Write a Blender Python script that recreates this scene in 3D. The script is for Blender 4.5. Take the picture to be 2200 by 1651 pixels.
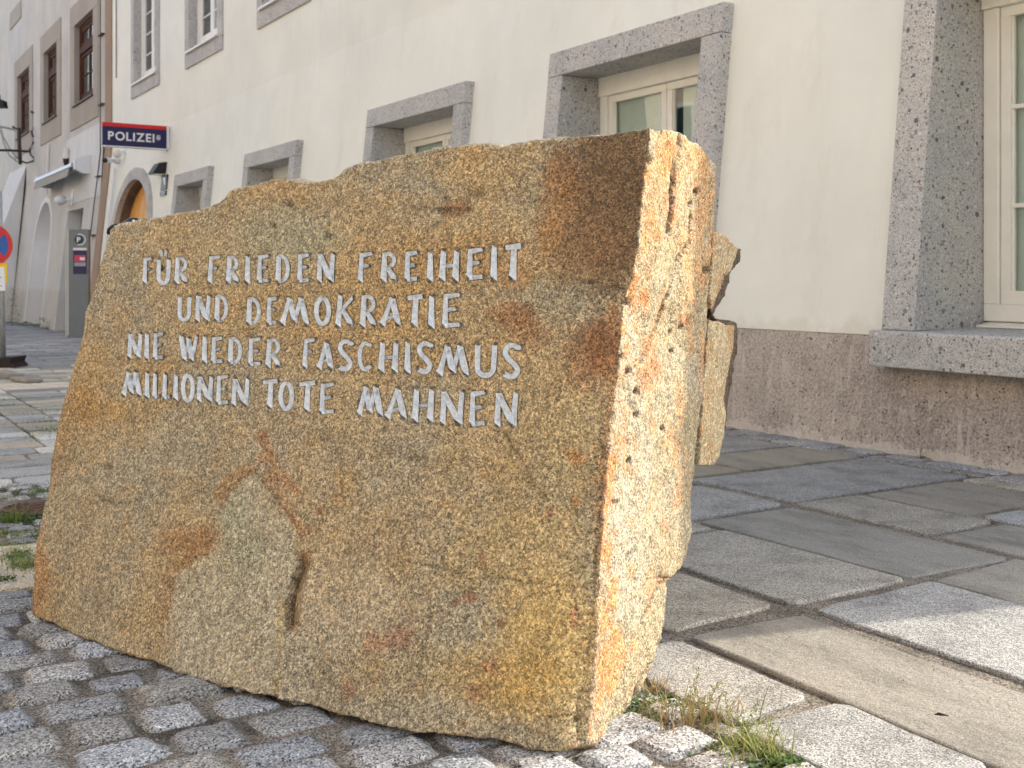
import bpy, bmesh, math, random
import numpy as np
from mathutils import Vector, Matrix, noise as mnoise
from mathutils.bvhtree import BVHTree

random.seed(7)
SC = bpy.context.scene
COL = SC.collection
for o in list(bpy.data.objects):
    bpy.data.objects.remove(o)

# ------------------------------------------------------------------ camera, sky, sun, exposure
F_PX, CX, CY = 2450.0, 1100.0, 600.0          # focal length and principal point in photograph pixels
cam = bpy.data.cameras.new('camera')
camo = bpy.data.objects.new('camera', cam)
COL.objects.link(camo)
camo.location = (0, 0, 1.0)
camo.rotation_euler = (math.radians(90), 0, 0)
cam.sensor_width = 36.0
cam.lens = 36.0 * F_PX / 2200.0
cam.shift_x = 0.0
cam.shift_y = -(825.5 - CY) / 2200.0
cam.clip_start = 0.05
cam.clip_end = 500
cam.dof.use_dof = True
cam.dof.focus_distance = 2.85
cam.dof.aperture_fstop = 9.0
SC.camera = camo

SUN_AZ, SUN_EL = math.radians(19), math.radians(30)     # azimuth counter-clockwise from +X
w = bpy.data.worlds.new('World')
SC.world = w
w.use_nodes = True
nt = w.node_tree
nt.nodes.clear()
sky = nt.nodes.new('ShaderNodeTexSky')
sky.sky_type = 'NISHITA'
sky.sun_disc = False
sky.sun_elevation = SUN_EL
sky.sun_rotation = math.pi / 2 - SUN_AZ
sky.air_density = 1.0
sky.dust_density = 2.5
hs = nt.nodes.new('ShaderNodeHueSaturation')
hs.inputs['Saturation'].default_value = 0.52            # thin high cloud greys the blue
bg = nt.nodes.new('ShaderNodeBackground')
bg.inputs['Strength'].default_value = 0.15
wo = nt.nodes.new('ShaderNodeOutputWorld')
nt.links.new(sky.outputs[0], hs.inputs['Color'])
nt.links.new(hs.outputs[0], bg.inputs['Color'])
nt.links.new(bg.outputs[0], wo.inputs['Surface'])

sun = bpy.data.lights.new('sun', 'SUN')
sun.energy = 2.1
sun.angle = math.radians(0.8)
sun.color = (1.0, 0.90, 0.76)
suno = bpy.data.objects.new('sun', sun)
COL.objects.link(suno)
sdir = Vector((math.cos(SUN_EL) * math.cos(SUN_AZ), math.cos(SUN_EL) * math.sin(SUN_AZ), math.sin(SUN_EL)))
suno.rotation_euler = sdir.to_track_quat('Z', 'Y').to_euler()
suno.location = (20, 8, 15)

SC.render.engine = 'CYCLES'
SC.view_settings.view_transform = 'Standard'
SC.view_settings.look = 'None'
SC.view_settings.gamma = 1
SC.view_settings.use_curve_mapping = False
SC.view_settings.exposure = 1.60
SC.render.resolution_x, SC.render.resolution_y = 1024, 768
SC.cycles.max_bounces = 8
SC.cycles.transparent_max_bounces = 12

# ------------------------------------------------------------------ frames and helpers
DC, DS = 0.8508, 0.5254                # street frame: u across (towards the police building), v along the street


def U(u, v, z=0.0):
    return (DC * u - DS * v, DS * u + DC * v, z)


BAT, UB0, ZK = 0.104, 5.36, 3.9        # the ground-floor wall leans in by this much per metre up to ZK


def ub(z):
    return UB0 + BAT * min(max(z, -0.6), ZK)


def Wl(d, v, z):                        # point d metres out of the wall face
    return U(ub(z) - d, v, z)


def gz(v):
    t = min(max((v - 18) / 12, 0), 1)
    return -0.3 * t * t * (3 - 2 * t)


def ray(px, py):
    return Vector(((px - CX) / F_PX, 1.0, (CY - py) / F_PX))


def ground_pt(px, py, z=0.0):
    r = ray(px, py)
    return Vector((0, 0, 1)) + r * ((z - 1) / r.z)


def plane_pt(px, py, p0, n):
    r = ray(px, py)
    o = Vector((0, 0, 1))
    return o + r * ((p0 - o).dot(n) / r.dot(n))


def to_px(P):
    P = np.asarray(P)
    return CX + F_PX * P[:, 0] / P[:, 1], CY - F_PX * (P[:, 2] - 1.0) / P[:, 1]


def props(o, label=None, cat=None, group=None, kind=None):
    if label: o['label'] = label
    if cat: o['category'] = cat
    if group: o['group'] = group
    if kind: o['kind'] = kind
    return o


def wloc(o):
    v = Vector((0, 0, 0))
    while o is not None:
        v += o.location
        o = o.parent
    return v


def empty(name, loc, label=None, cat=None, group=None):
    o = bpy.data.objects.new(name, None)
    o.empty_display_size = 0.1
    COL.objects.link(o)
    o.location = loc
    return props(o, label, cat, group)


def link_mesh(name, verts, faces, mat, parent=None, loc=None, smooth=False, kind=None, bevel=0.0):
    base = Vector(loc) if loc is not None else (wloc(parent) if parent is not None else Vector((0, 0, 0)))
    me = bpy.data.meshes.new(name)
    me.from_pydata([tuple(Vector(p) - base) for p in verts], [], faces)
    me.update()
    if smooth:
        me.polygons.foreach_set('use_smooth', [True] * len(me.polygons))
    if mat: me.materials.append(mat)
    o = bpy.data.objects.new(name, me)
    COL.objects.link(o)
    if parent is not None:
        o.parent = parent
        o.location = base - wloc(parent)
    else:
        o.location = base
    if kind: o['kind'] = kind
    if bevel:
        b = o.modifiers.new('bevel', 'BEVEL')
        b.width = bevel
        b.segments = 2
        b.limit_method = 'ANGLE'
    return o


class MB:
    def __init__(s):
        s.v, s.f = [], []

    def add(s, vs, fs):
        n = len(s.v)
        s.v += [tuple(p) for p in vs]
        s.f += [tuple(i + n for i in f) for f in fs]
        return s

    def box(s, fr, a0, a1, b0, b1, c0, c1):
        """box in frame fr(a,b,c)"""
        P = [fr(a, b, c) for c in (c0, c1) for b in (b0, b1) for a in (a0, a1)]
        s.add(P, [(0, 2, 3, 1), (4, 5, 7, 6), (0, 1, 5, 4), (2, 6, 7, 3), (0, 4, 6, 2), (1, 3, 7, 5)])
        return s

    def tube(s, pts, r, n=8, cap=True):
        pts = [Vector(p) for p in pts]
        rs = r if isinstance(r, (list, tuple)) else [r] * len(pts)
        rings = []
        up = Vector((0, 0, 1))
        for i, p in enumerate(pts):
            t = (pts[min(i + 1, len(pts) - 1)] - pts[max(i - 1, 0)]).normalized()
            a = t.cross(up if abs(t.z) < 0.95 else Vector((1, 0, 0))).normalized()
            b = t.cross(a).normalized()
            rings.append([p + (a * math.cos(k * 2 * math.pi / n) + b * math.sin(k * 2 * math.pi / n)) * rs[i] for k in range(n)])
        vs = [q for rg in rings for q in rg]
        fs = []
        for i in range(len(pts) - 1):
            for k in range(n):
                k2 = (k + 1) % n
                fs.append((i * n + k, i * n + k2, (i + 1) * n + k2, (i + 1) * n + k))
        if cap:
            fs.append(tuple(range(n))[::-1])
            fs.append(tuple((len(pts) - 1) * n + k for k in range(n)))
        return s.add(vs, fs)

    def prism(s, poly, fr, d0, d1):
        """poly: list of (a,b); fr(a,b,d)"""
        n = len(poly)
        vs = [fr(a, b, d0) for a, b in poly] + [fr(a, b, d1) for a, b in poly]
        fs = [tuple(range(n)), tuple(range(n, 2 * n))[::-1]]
        for i in range(n):
            j = (i + 1) % n
            fs.append((i, i + n, j + n, j))
        return s.add(vs, fs)

    def sphere(s, c, r, n=12, m=8, sc=(1, 1, 1)):
        c = Vector(c)
        vs, fs = [], []
        for i in range(m + 1):
            th = math.pi * i / m
            for k in range(n):
                ph = 2 * math.pi * k / n
                vs.append(c + Vector((r * sc[0] * math.sin(th) * math.cos(ph), r * sc[1] * math.sin(th) * math.sin(ph), r * sc[2] * math.cos(th))))
        for i in range(m):
            for k in range(n):
                k2 = (k + 1) % n
                fs.append((i * n + k, (i + 1) * n + k, (i + 1) * n + k2, i * n + k2))
        return s.add(vs, fs)

    def build(s, name, mat, parent=None, loc=None, smooth=False, kind=None, bevel=0.0):
        o = link_mesh(name, s.v, s.f, mat, parent, loc, smooth, kind, bevel)
        bm = bmesh.new()
        bm.from_mesh(o.data)
        bmesh.ops.recalc_face_normals(bm, faces=bm.faces)
        bm.to_mesh(o.data)
        bm.free()
        return o


# vectorised value noise
_rng = np.random.RandomState(3)
_PERM = _rng.permutation(4096)
_VAL = _rng.rand(4096) * 2 - 1


def vnoise(P):
    P = np.asarray(P, dtype=np.float64)
    I = np.floor(P).astype(np.int64)
    f = P - I
    f = f * f * (3 - 2 * f)
    out = np.zeros(len(P))
    for dx in (0, 1):
        for dy in (0, 1):
            for dz in (0, 1):
                h = _PERM[(_PERM[(_PERM[(I[:, 0] + dx) & 4095] + I[:, 1] + dy) & 4095] + I[:, 2] + dz) & 4095]
                wgt = (f[:, 0] if dx else 1 - f[:, 0]) * (f[:, 1] if dy else 1 - f[:, 1]) * (f[:, 2] if dz else 1 - f[:, 2])
                out += wgt * _VAL[h]
    return out


def fbm(P, sc, octs=3, seed=0.0):
    P = np.asarray(P) * sc + seed
    o, a = np.zeros(len(P)), 1.0
    for k in range(octs):
        o += a * vnoise(P)
        P = P * 2.03 + 17.3
        a *= 0.5
    return o / 1.6


# ------------------------------------------------------------------ material helpers
class NT:
    def __init__(s, name):
        s.m = bpy.data.materials.new(name)
        s.m.use_nodes = True
        s.t = s.m.node_tree
        s.t.nodes.clear()
        s.out = s.t.nodes.new('ShaderNodeOutputMaterial')
        s.b = s.t.nodes.new('ShaderNodeBsdfPrincipled')
        s.t.links.new(s.b.outputs[0], s.out.inputs[0])
        g = s.t.nodes.new('ShaderNodeNewGeometry')
        s.pos = g.outputs['Position']

    def n(s, typ, **kw):
        nd = s.t.nodes.new(typ)
        for k, v in kw.items():
            setattr(nd, k, v)
        return nd

    def set(s, sock, v):
        if hasattr(v, 'is_output'):
            s.t.links.new(v, sock)
        elif isinstance(v, (tuple, list)) and len(v) == 3 and sock.type == 'RGBA':
            sock.default_value = (*v, 1)
        else:
            sock.default_value = v

    def noise(s, scale, detail=3, rough=0.55, vec=None, dist=0.0):
        nd = s.n('ShaderNodeTexNoise')
        s.set(nd.inputs['Vector'], vec or s.pos)
        nd.inputs['Scale'].default_value = scale
        nd.inputs['Detail'].default_value = detail
        nd.inputs['Roughness'].default_value = rough
        nd.inputs['Distortion'].default_value = dist
        return nd.outputs['Fac']

    def vor(s, scale, vec=None, feature='F1', rand=1.0):
        nd = s.n('ShaderNodeTexVoronoi', feature=feature)
        s.set(nd.inputs['Vector'], vec or s.pos)
        nd.inputs['Scale'].default_value = scale
        nd.inputs['Randomness'].default_value = rand
        return nd

    def ramp(s, fac, stops, interp='LINEAR'):
        nd = s.n('ShaderNodeValToRGB')
        nd.color_ramp.interpolation = interp
        el = nd.color_ramp.elements
        while len(el) < len(stops): el.new(0.5)
        for e, (p, c) in zip(el, stops):
            e.position = p
            e.color = (*c, 1) if isinstance(c, (tuple, list)) else (c, c, c, 1)
        s.set(nd.inputs[0], fac)
        return nd.outputs[0]

    def mix(s, fac, a, b, mode='MIX'):
        nd = s.n('ShaderNodeMix', data_type='RGBA', blend_type=mode)
        s.set(nd.inputs[0], fac)
        s.set(nd.inputs[6], a)
        s.set(nd.inputs[7], b)
        return nd.outputs[2]

    def math(s, op, a, b=0.0, c=0.0, clamp=False):
        nd = s.n('ShaderNodeMath', operation=op, use_clamp=clamp)
        s.set(nd.inputs[0], a)
        s.set(nd.inputs[1], b)
        s.set(nd.inputs[2], c)
        return nd.outputs[0]

    def bw(s, col):
        nd = s.n('ShaderNodeRGBToBW')
        s.set(nd.inputs[0], col)
        return nd.outputs[0]

    def dot(s, vec, d):
        nd = s.n('ShaderNodeVectorMath', operation='DOT_PRODUCT')
        s.set(nd.inputs[0], vec)
        nd.inputs[1].default_value = d
        return nd.outputs['Value']

    def street_vec(s, su=1, sv=1, sz=1):
        c = s.n('ShaderNodeCombineXYZ')
        s.set(c.inputs[0], s.math('MULTIPLY', s.dot(s.pos, (DC, DS, 0)), su))
        s.set(c.inputs[1], s.math('MULTIPLY', s.dot(s.pos, (-DS, DC, 0)), sv))
        s.set(c.inputs[2], s.math('MULTIPLY', s.dot(s.pos, (0, 0, 1)), sz))
        return c.outputs[0]

    def bump(s, h, strength=0.5, dist=0.01, chain=None):
        nd = s.n('ShaderNodeBump')
        nd.inputs['Strength'].default_value = strength
        nd.inputs['Distance'].default_value = dist
        s.set(nd.inputs['Height'], h)
        if chain is not None: s.set(nd.inputs['Normal'], chain)
        return nd.outputs[0]

    def fin(s, col, rough=0.8, nrm=None, spec=0.3, metal=0.0):
        s.set(s.b.inputs['Base Color'], col)
        s.set(s.b.inputs['Roughness'], rough)
        s.b.inputs['Specular IOR Level'].default_value = spec
        s.b.inputs['Metallic'].default_value = metal
        if nrm is not None: s.set(s.b.inputs['Normal'], nrm)
        return s.m

    def rnd(s):
        return s.n('ShaderNodeObjectInfo').outputs['Random']


M = {}


def plain(name, col, rough=0.6, metal=0.0, spec=0.4, vary=0.12, scale=8, bump=0.0):
    t = NT(name)
    nz = t.noise(scale, 4)
    k = t.ramp(nz, [(0.25, 1 - vary), (0.75, 1 + vary)])
    c = t.mix(1.0, col, k, 'MULTIPLY')
    M[name] = t.fin(c, rough, t.bump(t.noise(scale * 12, 3), 0.3, bump) if bump else None, spec, metal)
    return M[name]


# monument granite: large-scale tint stored on the mesh, grain added here
def mat_monument():
    t = NT('weathered_granite')
    at = t.n('ShaderNodeAttribute', attribute_name='tint')
    v1 = t.vor(300)
    g1 = t.ramp(t.bw(v1.outputs['Color']), [(0.0, 0.28), (0.25, 0.5), (0.42, 0.95), (0.62, 1.15), (0.85, 1.65), (1.0, 2.1)])
    v2 = t.vor(150)
    g2 = t.ramp(t.bw(v2.outputs['Color']), [(0.2, 0.68), (0.5, 1.0), (0.85, 1.35)])
    lum = t.bw(at.outputs['Color'])
    soft = t.ramp(lum, [(0.28, 1.0), (0.5, 0.5)])
    g1 = t.mix(soft, (1, 1, 1), g1)
    nz = t.noise(70, 5, 0.75)
    g3 = t.ramp(nz, [(0.3, 0.72), (0.52, 1.0), (0.7, 1.3)])
    c = t.mix(1.0, at.outputs['Color'], g1, 'MULTIPLY')
    c = t.mix(1.0, c, g2, 'MULTIPLY')
    c = t.mix(1.0, c, g3, 'MULTIPLY')
    # rust-coloured grains and pale feldspar grains
    rust = t.ramp(t.noise(22, 6, 0.75), [(0.58, 0.0), (0.72, 0.55)])
    c = t.mix(rust, c, t.mix(1.0, c, (1.25, 0.72, 0.38), 'MULTIPLY'))
    spk = t.bw(t.ramp(t.noise(48, 3, 0.6), [(0.64, 0.0), (0.72, 0.5)]))
    c = t.mix(spk, c, t.mix(1.0, c, (0.35, 0.33, 0.32), 'MULTIPLY'))
    vein = t.bw(t.ramp(t.noise(9, 8, 0.75), [(0.36, 0.28), (0.48, 0.0)]))
    c = t.mix(vein, c, t.mix(1.0, c, (0.55, 0.50, 0.42), 'MULTIPLY'))
    h = t.math('ADD', t.noise(160, 4, 0.7), t.math('MULTIPLY', v2.outputs['Distance'], -0.8))
    n1 = t.bump(h, 0.8, 0.0045)
    n2 = t.bump(t.noise(35, 5, 0.7), 0.6, 0.012, n1)
    M['monument'] = t.fin(c, 0.75, n2, 0.35)


mat_monument()


def mat_granite(name, base, light, dark, sc=260, vary=0.25, warm=0.5, stain=0.5, bumpd=0.003, flow=False):
    t = NT(name)
    vec = t.street_vec(1, 0.3, 1) if flow else t.pos
    v1 = t.vor(sc)
    g = t.ramp(t.bw(v1.outputs['Color']), [(0.12, dark), (0.36, tuple(0.6 * b for b in base)), (0.5, base), (0.66, tuple(1.15 * b for b in base)), (0.9, light)])
    r = t.rnd()
    k = t.ramp(r, [(0.0, 1 - vary), (0.5, 1.0), (1.0, 1 + vary)])
    c = t.mix(1.0, g, k, 'MULTIPLY')
    r2 = t.math('FRACT', t.math('MULTIPLY', r, 13.7))
    tint = t.ramp(r2, [(0.0, (0.93, 0.98, 1.06)), (0.45, (1, 1, 1)), (1.0, (1 + 0.14 * warm, 1.0, 1 - 0.22 * warm))])
    c = t.mix(1.0, c, tint, 'MULTIPLY')
    blot = t.ramp(t.noise(5.5, 6, 0.65, vec), [(0.32, 0.62), (0.5, 1.0), (0.72, 1.18)])
    c = t.mix(stain, c, t.mix(1.0, c, blot, 'MULTIPLY'))
    blk = t.ramp(t.noise(14, 5, 0.7, vec), [(0.66, 0.0), (0.74, 0.55)])
    c = t.mix(t.math('MULTIPLY', blk, stain), c, t.mix(1.0, c, 0.42 if False else (0.45, 0.43, 0.42), 'MULTIPLY'))
    n1 = t.bump(t.noise(180, 4, 0.7), 0.7, bumpd)
    n2 = t.bump(t.noise(28, 5, 0.65), 0.6, bumpd * 3.5, n1)
    M[name] = t.fin(c, 0.72, n2, 0.35)


mat_granite('cobble', (0.345, 0.34, 0.33), (0.66, 0.65, 0.62), (0.04, 0.04, 0.042), 250, 0.28, 0.3, 0.6, 0.003)
mat_granite('slab_granite', (0.345, 0.335, 0.31), (0.57, 0.555, 0.51), (0.09, 0.09, 0.09), 330, 0.18, 0.6, 0.95, 0.004)
mat_granite('slab_sandstone', (0.325, 0.295, 0.245), (0.40, 0.365, 0.305), (0.215, 0.195, 0.165), 420, 0.12, 0.4, 1.0, 0.003, True)
mat_granite('slab_pale', (0.50, 0.48, 0.43), (0.62, 0.60, 0.54), (0.2, 0.19, 0.17), 300, 0.42, 1.0, 0.45, 0.0025)


def mat_ground():
    t = NT('joint_sand')
    v = t.vor(260)
    g = t.ramp(t.bw(v.outputs['Color']), [(0.1, (0.09, 0.078, 0.066)), (0.5, (0.25, 0.215, 0.175)), (0.9, (0.50, 0.45, 0.38))])
    b = t.ramp(t.noise(3.2, 5, 0.65), [(0.36, 0.45), (0.5, 0.95), (0.7, 1.3)])
    c = t.mix(1.0, g, b, 'MULTIPLY')
    n = t.bump(t.noise(120, 6, 0.8), 0.9, 0.012)
    M['ground'] = t.fin(c, 0.95, n, 0.15)
    t = NT('far_paving')
    vec = t.street_vec(1 / 0.75, 1 / 0.28, 1)
    br = t.n('ShaderNodeTexBrick')
    t.set(br.inputs['Vector'], t.street_vec())
    br.inputs['Scale'].default_value = 1.0
    br.inputs['Brick Width'].default_value = 0.62
    br.inputs['Row Height'].default_value = 0.27
    br.inputs['Mortar Size'].default_value = 0.01
    t.set(br.inputs['Color1'], (0.18, 0.185, 0.20))
    t.set(br.inputs['Color2'], (0.38, 0.375, 0.37))
    t.set(br.inputs['Mortar'], (0.07, 0.065, 0.06))
    c = t.mix(1.0, br.outputs['Color'], t.ramp(t.noise(1.3, 5, 0.6), [(0.3, 0.7), (0.7, 1.3)]), 'MULTIPLY')
    M['far_paving'] = t.fin(c, 0.8, t.bump(t.noise(60, 4), 0.5, 0.006), 0.3)


mat_ground()


def mat_plaster(name, col, vary=0.05, dirty=0.1, cool=None, streaks=0.0):
    t = NT(name)
    k = t.ramp(t.noise(0.9, 6, 0.6), [(0.3, 1 - vary), (0.7, 1 + vary)])
    c = t.mix(1.0, col, k, 'MULTIPLY')
    if cool:
        c = t.mix(t.ramp(t.noise(0.35, 3, 0.5), [(0.4, 0.0), (0.65, 0.8)]), c, t.mix(1.0, c, cool, 'MULTIPLY'))
    if dirty:
        d = t.ramp(t.noise(2.6, 7, 0.7, t.street_vec(1, 1, 0.45)), [(0.56, 0.0), (0.78, dirty)])
        c = t.mix(d, c, t.mix(1.0, c, (0.62, 0.55, 0.45), 'MULTIPLY'))
    if streaks:
        s = t.ramp(t.noise(7, 5, 0.7, t.street_vec(1, 1, 0.06)), [(0.52, 0.0), (0.75, streaks)])
        c = t.mix(s, c, t.mix(1.0, c, (0.55, 0.5, 0.44), 'MULTIPLY'))
    z = t.dot(t.pos, (0, 0, 1))
    low = t.bw(t.ramp(t.math('ADD', z, t.math('MULTIPLY', t.noise(4, 5, 0.7), 0.5)), [(0.92, 0.5), (1.0, 0.0)]))
    low.node.inputs[0]
    c = t.mix(low, c, t.mix(1.0, c, (0.86, 0.80, 0.72), 'MULTIPLY'))
    h = t.math('ADD', t.noise(240, 4, 0.6), t.math('MULTIPLY', t.noise(3.0, 4, 0.5), 5.0))
    M[name] = t.fin(c, 0.9, t.bump(h, 0.55, 0.0028), 0.15)


mat_plaster('plaster', (0.825, 0.825, 0.735), 0.055, 0.22, (0.97, 1.0, 1.04), 0.06)
mat_plaster('old_plaster', (0.58, 0.55, 0.495), 0.10, 0.4, (0.96, 1.0, 1.06), 0.35)
mat_plaster('old_plaster_white', (0.68, 0.68, 0.665), 0.08, 0.4, None, 0.3)
mat_plaster('niche_white', (0.76, 0.76, 0.755), 0.05, 0.15)
mat_plaster('painted_surround', (0.40, 0.355, 0.30), 0.08, 0.3)
mat_plaster('strip_tan', (0.36, 0.265, 0.19), 0.08, 0.3, None, 0.3)
mat_plaster('peach_plaster', (0.62, 0.53, 0.43), 0.08, 0.3)


def mat_plinth():
    t = NT('plinth_render')
    c = t.ramp(t.noise(1.8, 7, 0.7), [(0.28, (0.25, 0.215, 0.195)), (0.45, (0.44, 0.38, 0.33)), (0.6, (0.57, 0.49, 0.41)), (0.75, (0.57, 0.45, 0.385))])
    fine = t.ramp(t.noise(75, 6, 0.8), [(0.36, 0.42), (0.5, 1.0), (0.66, 1.45)])
    c = t.mix(1.0, c, fine, 'MULTIPLY')
    vp = t.vor(38)
    pit = t.ramp(vp.outputs['Distance'], [(0.12, 1.0), (0.28, 0.0)])
    sel = t.ramp(t.noise(12, 4, 0.7), [(0.50, 0.0), (0.58, 1.0)])
    pit = t.math('MULTIPLY', t.bw(pit), t.bw(sel))
    c = t.mix(t.math('MULTIPLY', pit, 0.75), c, (0.05, 0.04, 0.033))
    # lime streaks running down and lime flecks
    run = t.bw(t.ramp(t.noise(19, 2, 0.4, t.street_vec(1, 1, 0.012)), [(0.555, 0.0), (0.585, 1.0)]))
    brk = t.bw(t.ramp(t.noise(6, 5, 0.7), [(0.42, 0.0), (0.6, 1.0)]))
    c = t.mix(t.math('MULTIPLY', t.math('MULTIPLY', run, brk), 0.4), c, (0.82, 0.76, 0.69))
    fl = t.bw(t.ramp(t.noise(55, 5, 0.8), [(0.545, 0.0), (0.60, 0.7)]))
    c = t.mix(fl, c, (0.74, 0.67, 0.58))
    big = t.bw(t.ramp(t.noise(4.5, 7, 0.8, None, 0.8), [(0.575, 0.0), (0.61, 0.5)]))
    c = t.mix(big, c, (0.72, 0.65, 0.56))
    # crust of efflorescence along the foot
    z = t.dot(t.pos, (0, 0, 1))
    edge = t.math('ADD', z, t.math('MULTIPLY', t.noise(5, 6, 0.75), -0.32))
    foot = t.bw(t.ramp(edge, [(0.0, 1.0), (0.02, 0.0)]))
    foot.node.inputs[0]
    e2 = t.math('MULTIPLY', t.math('LESS_THAN', edge, -0.125), 0.6)
    c = t.mix(e2, c, (0.78, 0.71, 0.61))
    h = t.math('ADD', t.noise(60, 7, 0.8), t.math('MULTIPLY', pit, -1.2))
    M['plinth'] = t.fin(c, 0.92, t.bump(h, 1.0, 0.014), 0.15)


mat_plinth()


def mat_conglomerate(name='conglomerate', k=1.0):
    t = NT(name)
    warp = t.n('ShaderNodeVectorMath', operation='ADD')
    nzv = t.n('ShaderNodeTexNoise')
    t.set(nzv.inputs['Vector'], t.pos)
    nzv.inputs['Scale'].default_value = 30
    sc = t.n('ShaderNodeVectorMath', operation='SCALE')
    t.set(sc.inputs[0], nzv.outputs['Color'])
    sc.inputs['Scale'].default_value = 0.012
    t.set(warp.inputs[0], t.pos)
    t.set(warp.inputs[1], sc.outputs[0])
    wv = warp.outputs[0]
    base = t.ramp(t.noise(2.2, 5, 0.6), [(0.3, (0.25 * k, 0.248 * k, 0.24 * k)), (0.5, (0.315 * k, 0.312 * k, 0.30 * k)), (0.7, (0.36 * k, 0.342 * k, 0.305 * k))])
    grit = t.ramp(t.bw(t.vor(230, wv).outputs['Color']), [(0.1, 0.55), (0.4, 0.95), (0.6, 1.05), (0.9, 1.5)])
    c = t.mix(1.0, base, grit, 'MULTIPLY')
    for scale, size, frac in ((110, 0.42, 0.5), (55, 0.40, 0.55), (26, 0.32, 0.80)):
        v = t.vor(scale, wv)
        rnd = t.n('ShaderNodeSeparateColor')
        t.set(rnd.inputs[0], v.outputs['Color'])
        m = t.math('MULTIPLY', t.math('LESS_THAN', v.outputs['Distance'], t.math('MULTIPLY', rnd.outputs[1], size * 1.4)),
                   t.math('GREATER_THAN', rnd.outputs[0], frac))
        pc = t.ramp(rnd.outputs[2], [(0.0, (0.075, 0.08, 0.085)), (0.3, (0.17, 0.175, 0.18)), (0.52, (0.27, 0.22, 0.19)), (0.64, (0.50, 0.49, 0.46)), (0.88, (0.68, 0.66, 0.62))], 'CONSTANT')
        c = t.mix(t.math('MULTIPLY', m, 0.85), c, pc)
    M[name] = t.fin(c, 0.7, t.bump(t.noise(150, 4, 0.7), 0.5, 0.003), 0.35)


mat_conglomerate('conglomerate', 1.5)


def mat_glass():
    t = NT('window_glass')
    g = t.n('ShaderNodeBsdfGlossy')
    g.inputs['Roughness'].default_value = 0.015
    tr = t.n('ShaderNodeBsdfTransparent')
    tr.inputs['Color'].default_value = (0.86, 0.9, 0.88, 1)
    dp = t.n('ShaderNodeVectorMath', operation='DOT_PRODUCT')
    geo = t.n('ShaderNodeNewGeometry')
    t.set(dp.inputs[0], geo.outputs['Incoming'])
    t.set(dp.inputs[1], geo.outputs['True Normal'])
    facing = t.math('SUBTRACT', 1.0, t.math('ABSOLUTE', dp.outputs['Value']), clamp=True)
    frs = t.math('ADD', t.math('MULTIPLY', t.math('POWER', facing, 4.0), 0.9), 0.06, clamp=True)
    t.set(g.inputs['Normal'], t.bump(t.noise(2.5, 2), 0.12, 0.01))
    mx = t.n('ShaderNodeMixShader')
    t.set(mx.inputs[0], frs)
    t.t.links.new(tr.outputs[0], mx.inputs[1])
    t.t.links.new(g.outputs[0], mx.inputs[2])
    t.t.links.new(mx.outputs[0], t.out.inputs[0])
    M['glass'] = t.m


mat_glass()
plain('cream_paint', (0.80, 0.79, 0.71), 0.35, vary=0.04)
plain('white_paint', (0.78, 0.77, 0.73), 0.4, vary=0.04)
plain('brown_wood', (0.07, 0.024, 0.011), 0.7, vary=0.3, scale=20, spec=0.15)
plain('black_sill', (0.02, 0.018, 0.018), 0.5)
plain('room', (0.30, 0.31, 0.26), 0.9, vary=0.3, scale=1.5)
plain('curtain', (0.62, 0.63, 0.58), 0.9, vary=0.06)
plain('blind', (0.80, 0.82, 0.76), 0.9, vary=0.06)
plain('oak_door', (0.74, 0.36, 0.07), 0.5, vary=0.18, scale=5)
plain('old_stone', (0.17, 0.12, 0.092), 0.9, vary=0.35, scale=5, bump=0.01)
plain('grey_metal', (0.20, 0.215, 0.22), 0.5, 0.2, vary=0.06)
plain('meter_side', (0.52, 0.50, 0.44), 0.5, vary=0.06)
plain('galvanised', (0.42, 0.44, 0.43), 0.45, 0.5, vary=0.15, scale=30)
plain('black_metal', (0.012, 0.012, 0.013), 0.55)
plain('black_rubber', (0.012, 0.012, 0.012), 0.45, spec=0.5)
plain('iron', (0.035, 0.032, 0.03), 0.6)
plain('rust_iron', (0.12, 0.05, 0.035), 0.75, 0.2, vary=0.3, scale=25, bump=0.004)
plain('recycled_base', (0.03, 0.02, 0.018), 0.8, vary=0.4, scale=25, bump=0.01)
plain('sign_red', (0.62, 0.02, 0.02), 0.4, vary=0.02)
plain('sign_navy', (0.012, 0.012, 0.075), 0.3, vary=0.02)
plain('sign_blue', (0.015, 0.10, 0.38), 0.4, vary=0.02)
plain('sign_teal', (0.02, 0.035, 0.05), 0.4, vary=0.02)
plain('sign_yellow', (0.85, 0.55, 0.02), 0.4, vary=0.02)
plain('sign_white', (0.80, 0.80, 0.80), 0.4, vary=0.02)
plain('sign_pink', (0.62, 0.05, 0.12), 0.4, vary=0.02)
plain('sign_grey', (0.35, 0.36, 0.42), 0.4, vary=0.02)
plain('zinc', (0.42, 0.47, 0.52), 0.35, 0.6, vary=0.1)
plain('awning_cloth', (0.33, 0.32, 0.28), 0.85, vary=0.15)
plain('lamp_white', (0.72, 0.74, 0.76), 0.35, vary=0.03)
plain('opal_glass', (0.68, 0.66, 0.58), 0.2, vary=0.03)
plain('dark_brown', (0.03, 0.015, 0.012), 0.6)
plain('roof_tile', (0.25, 0.08, 0.045), 0.85, vary=0.3, scale=6)
plain('kerb', (0.30, 0.27, 0.23), 0.85, vary=0.25, scale=14, bump=0.006)
plain('dry_leaf', (0.02, 0.015, 0.012), 0.7)
plain('chrome', (0.6, 0.6, 0.6), 0.2, 1.0)


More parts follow.
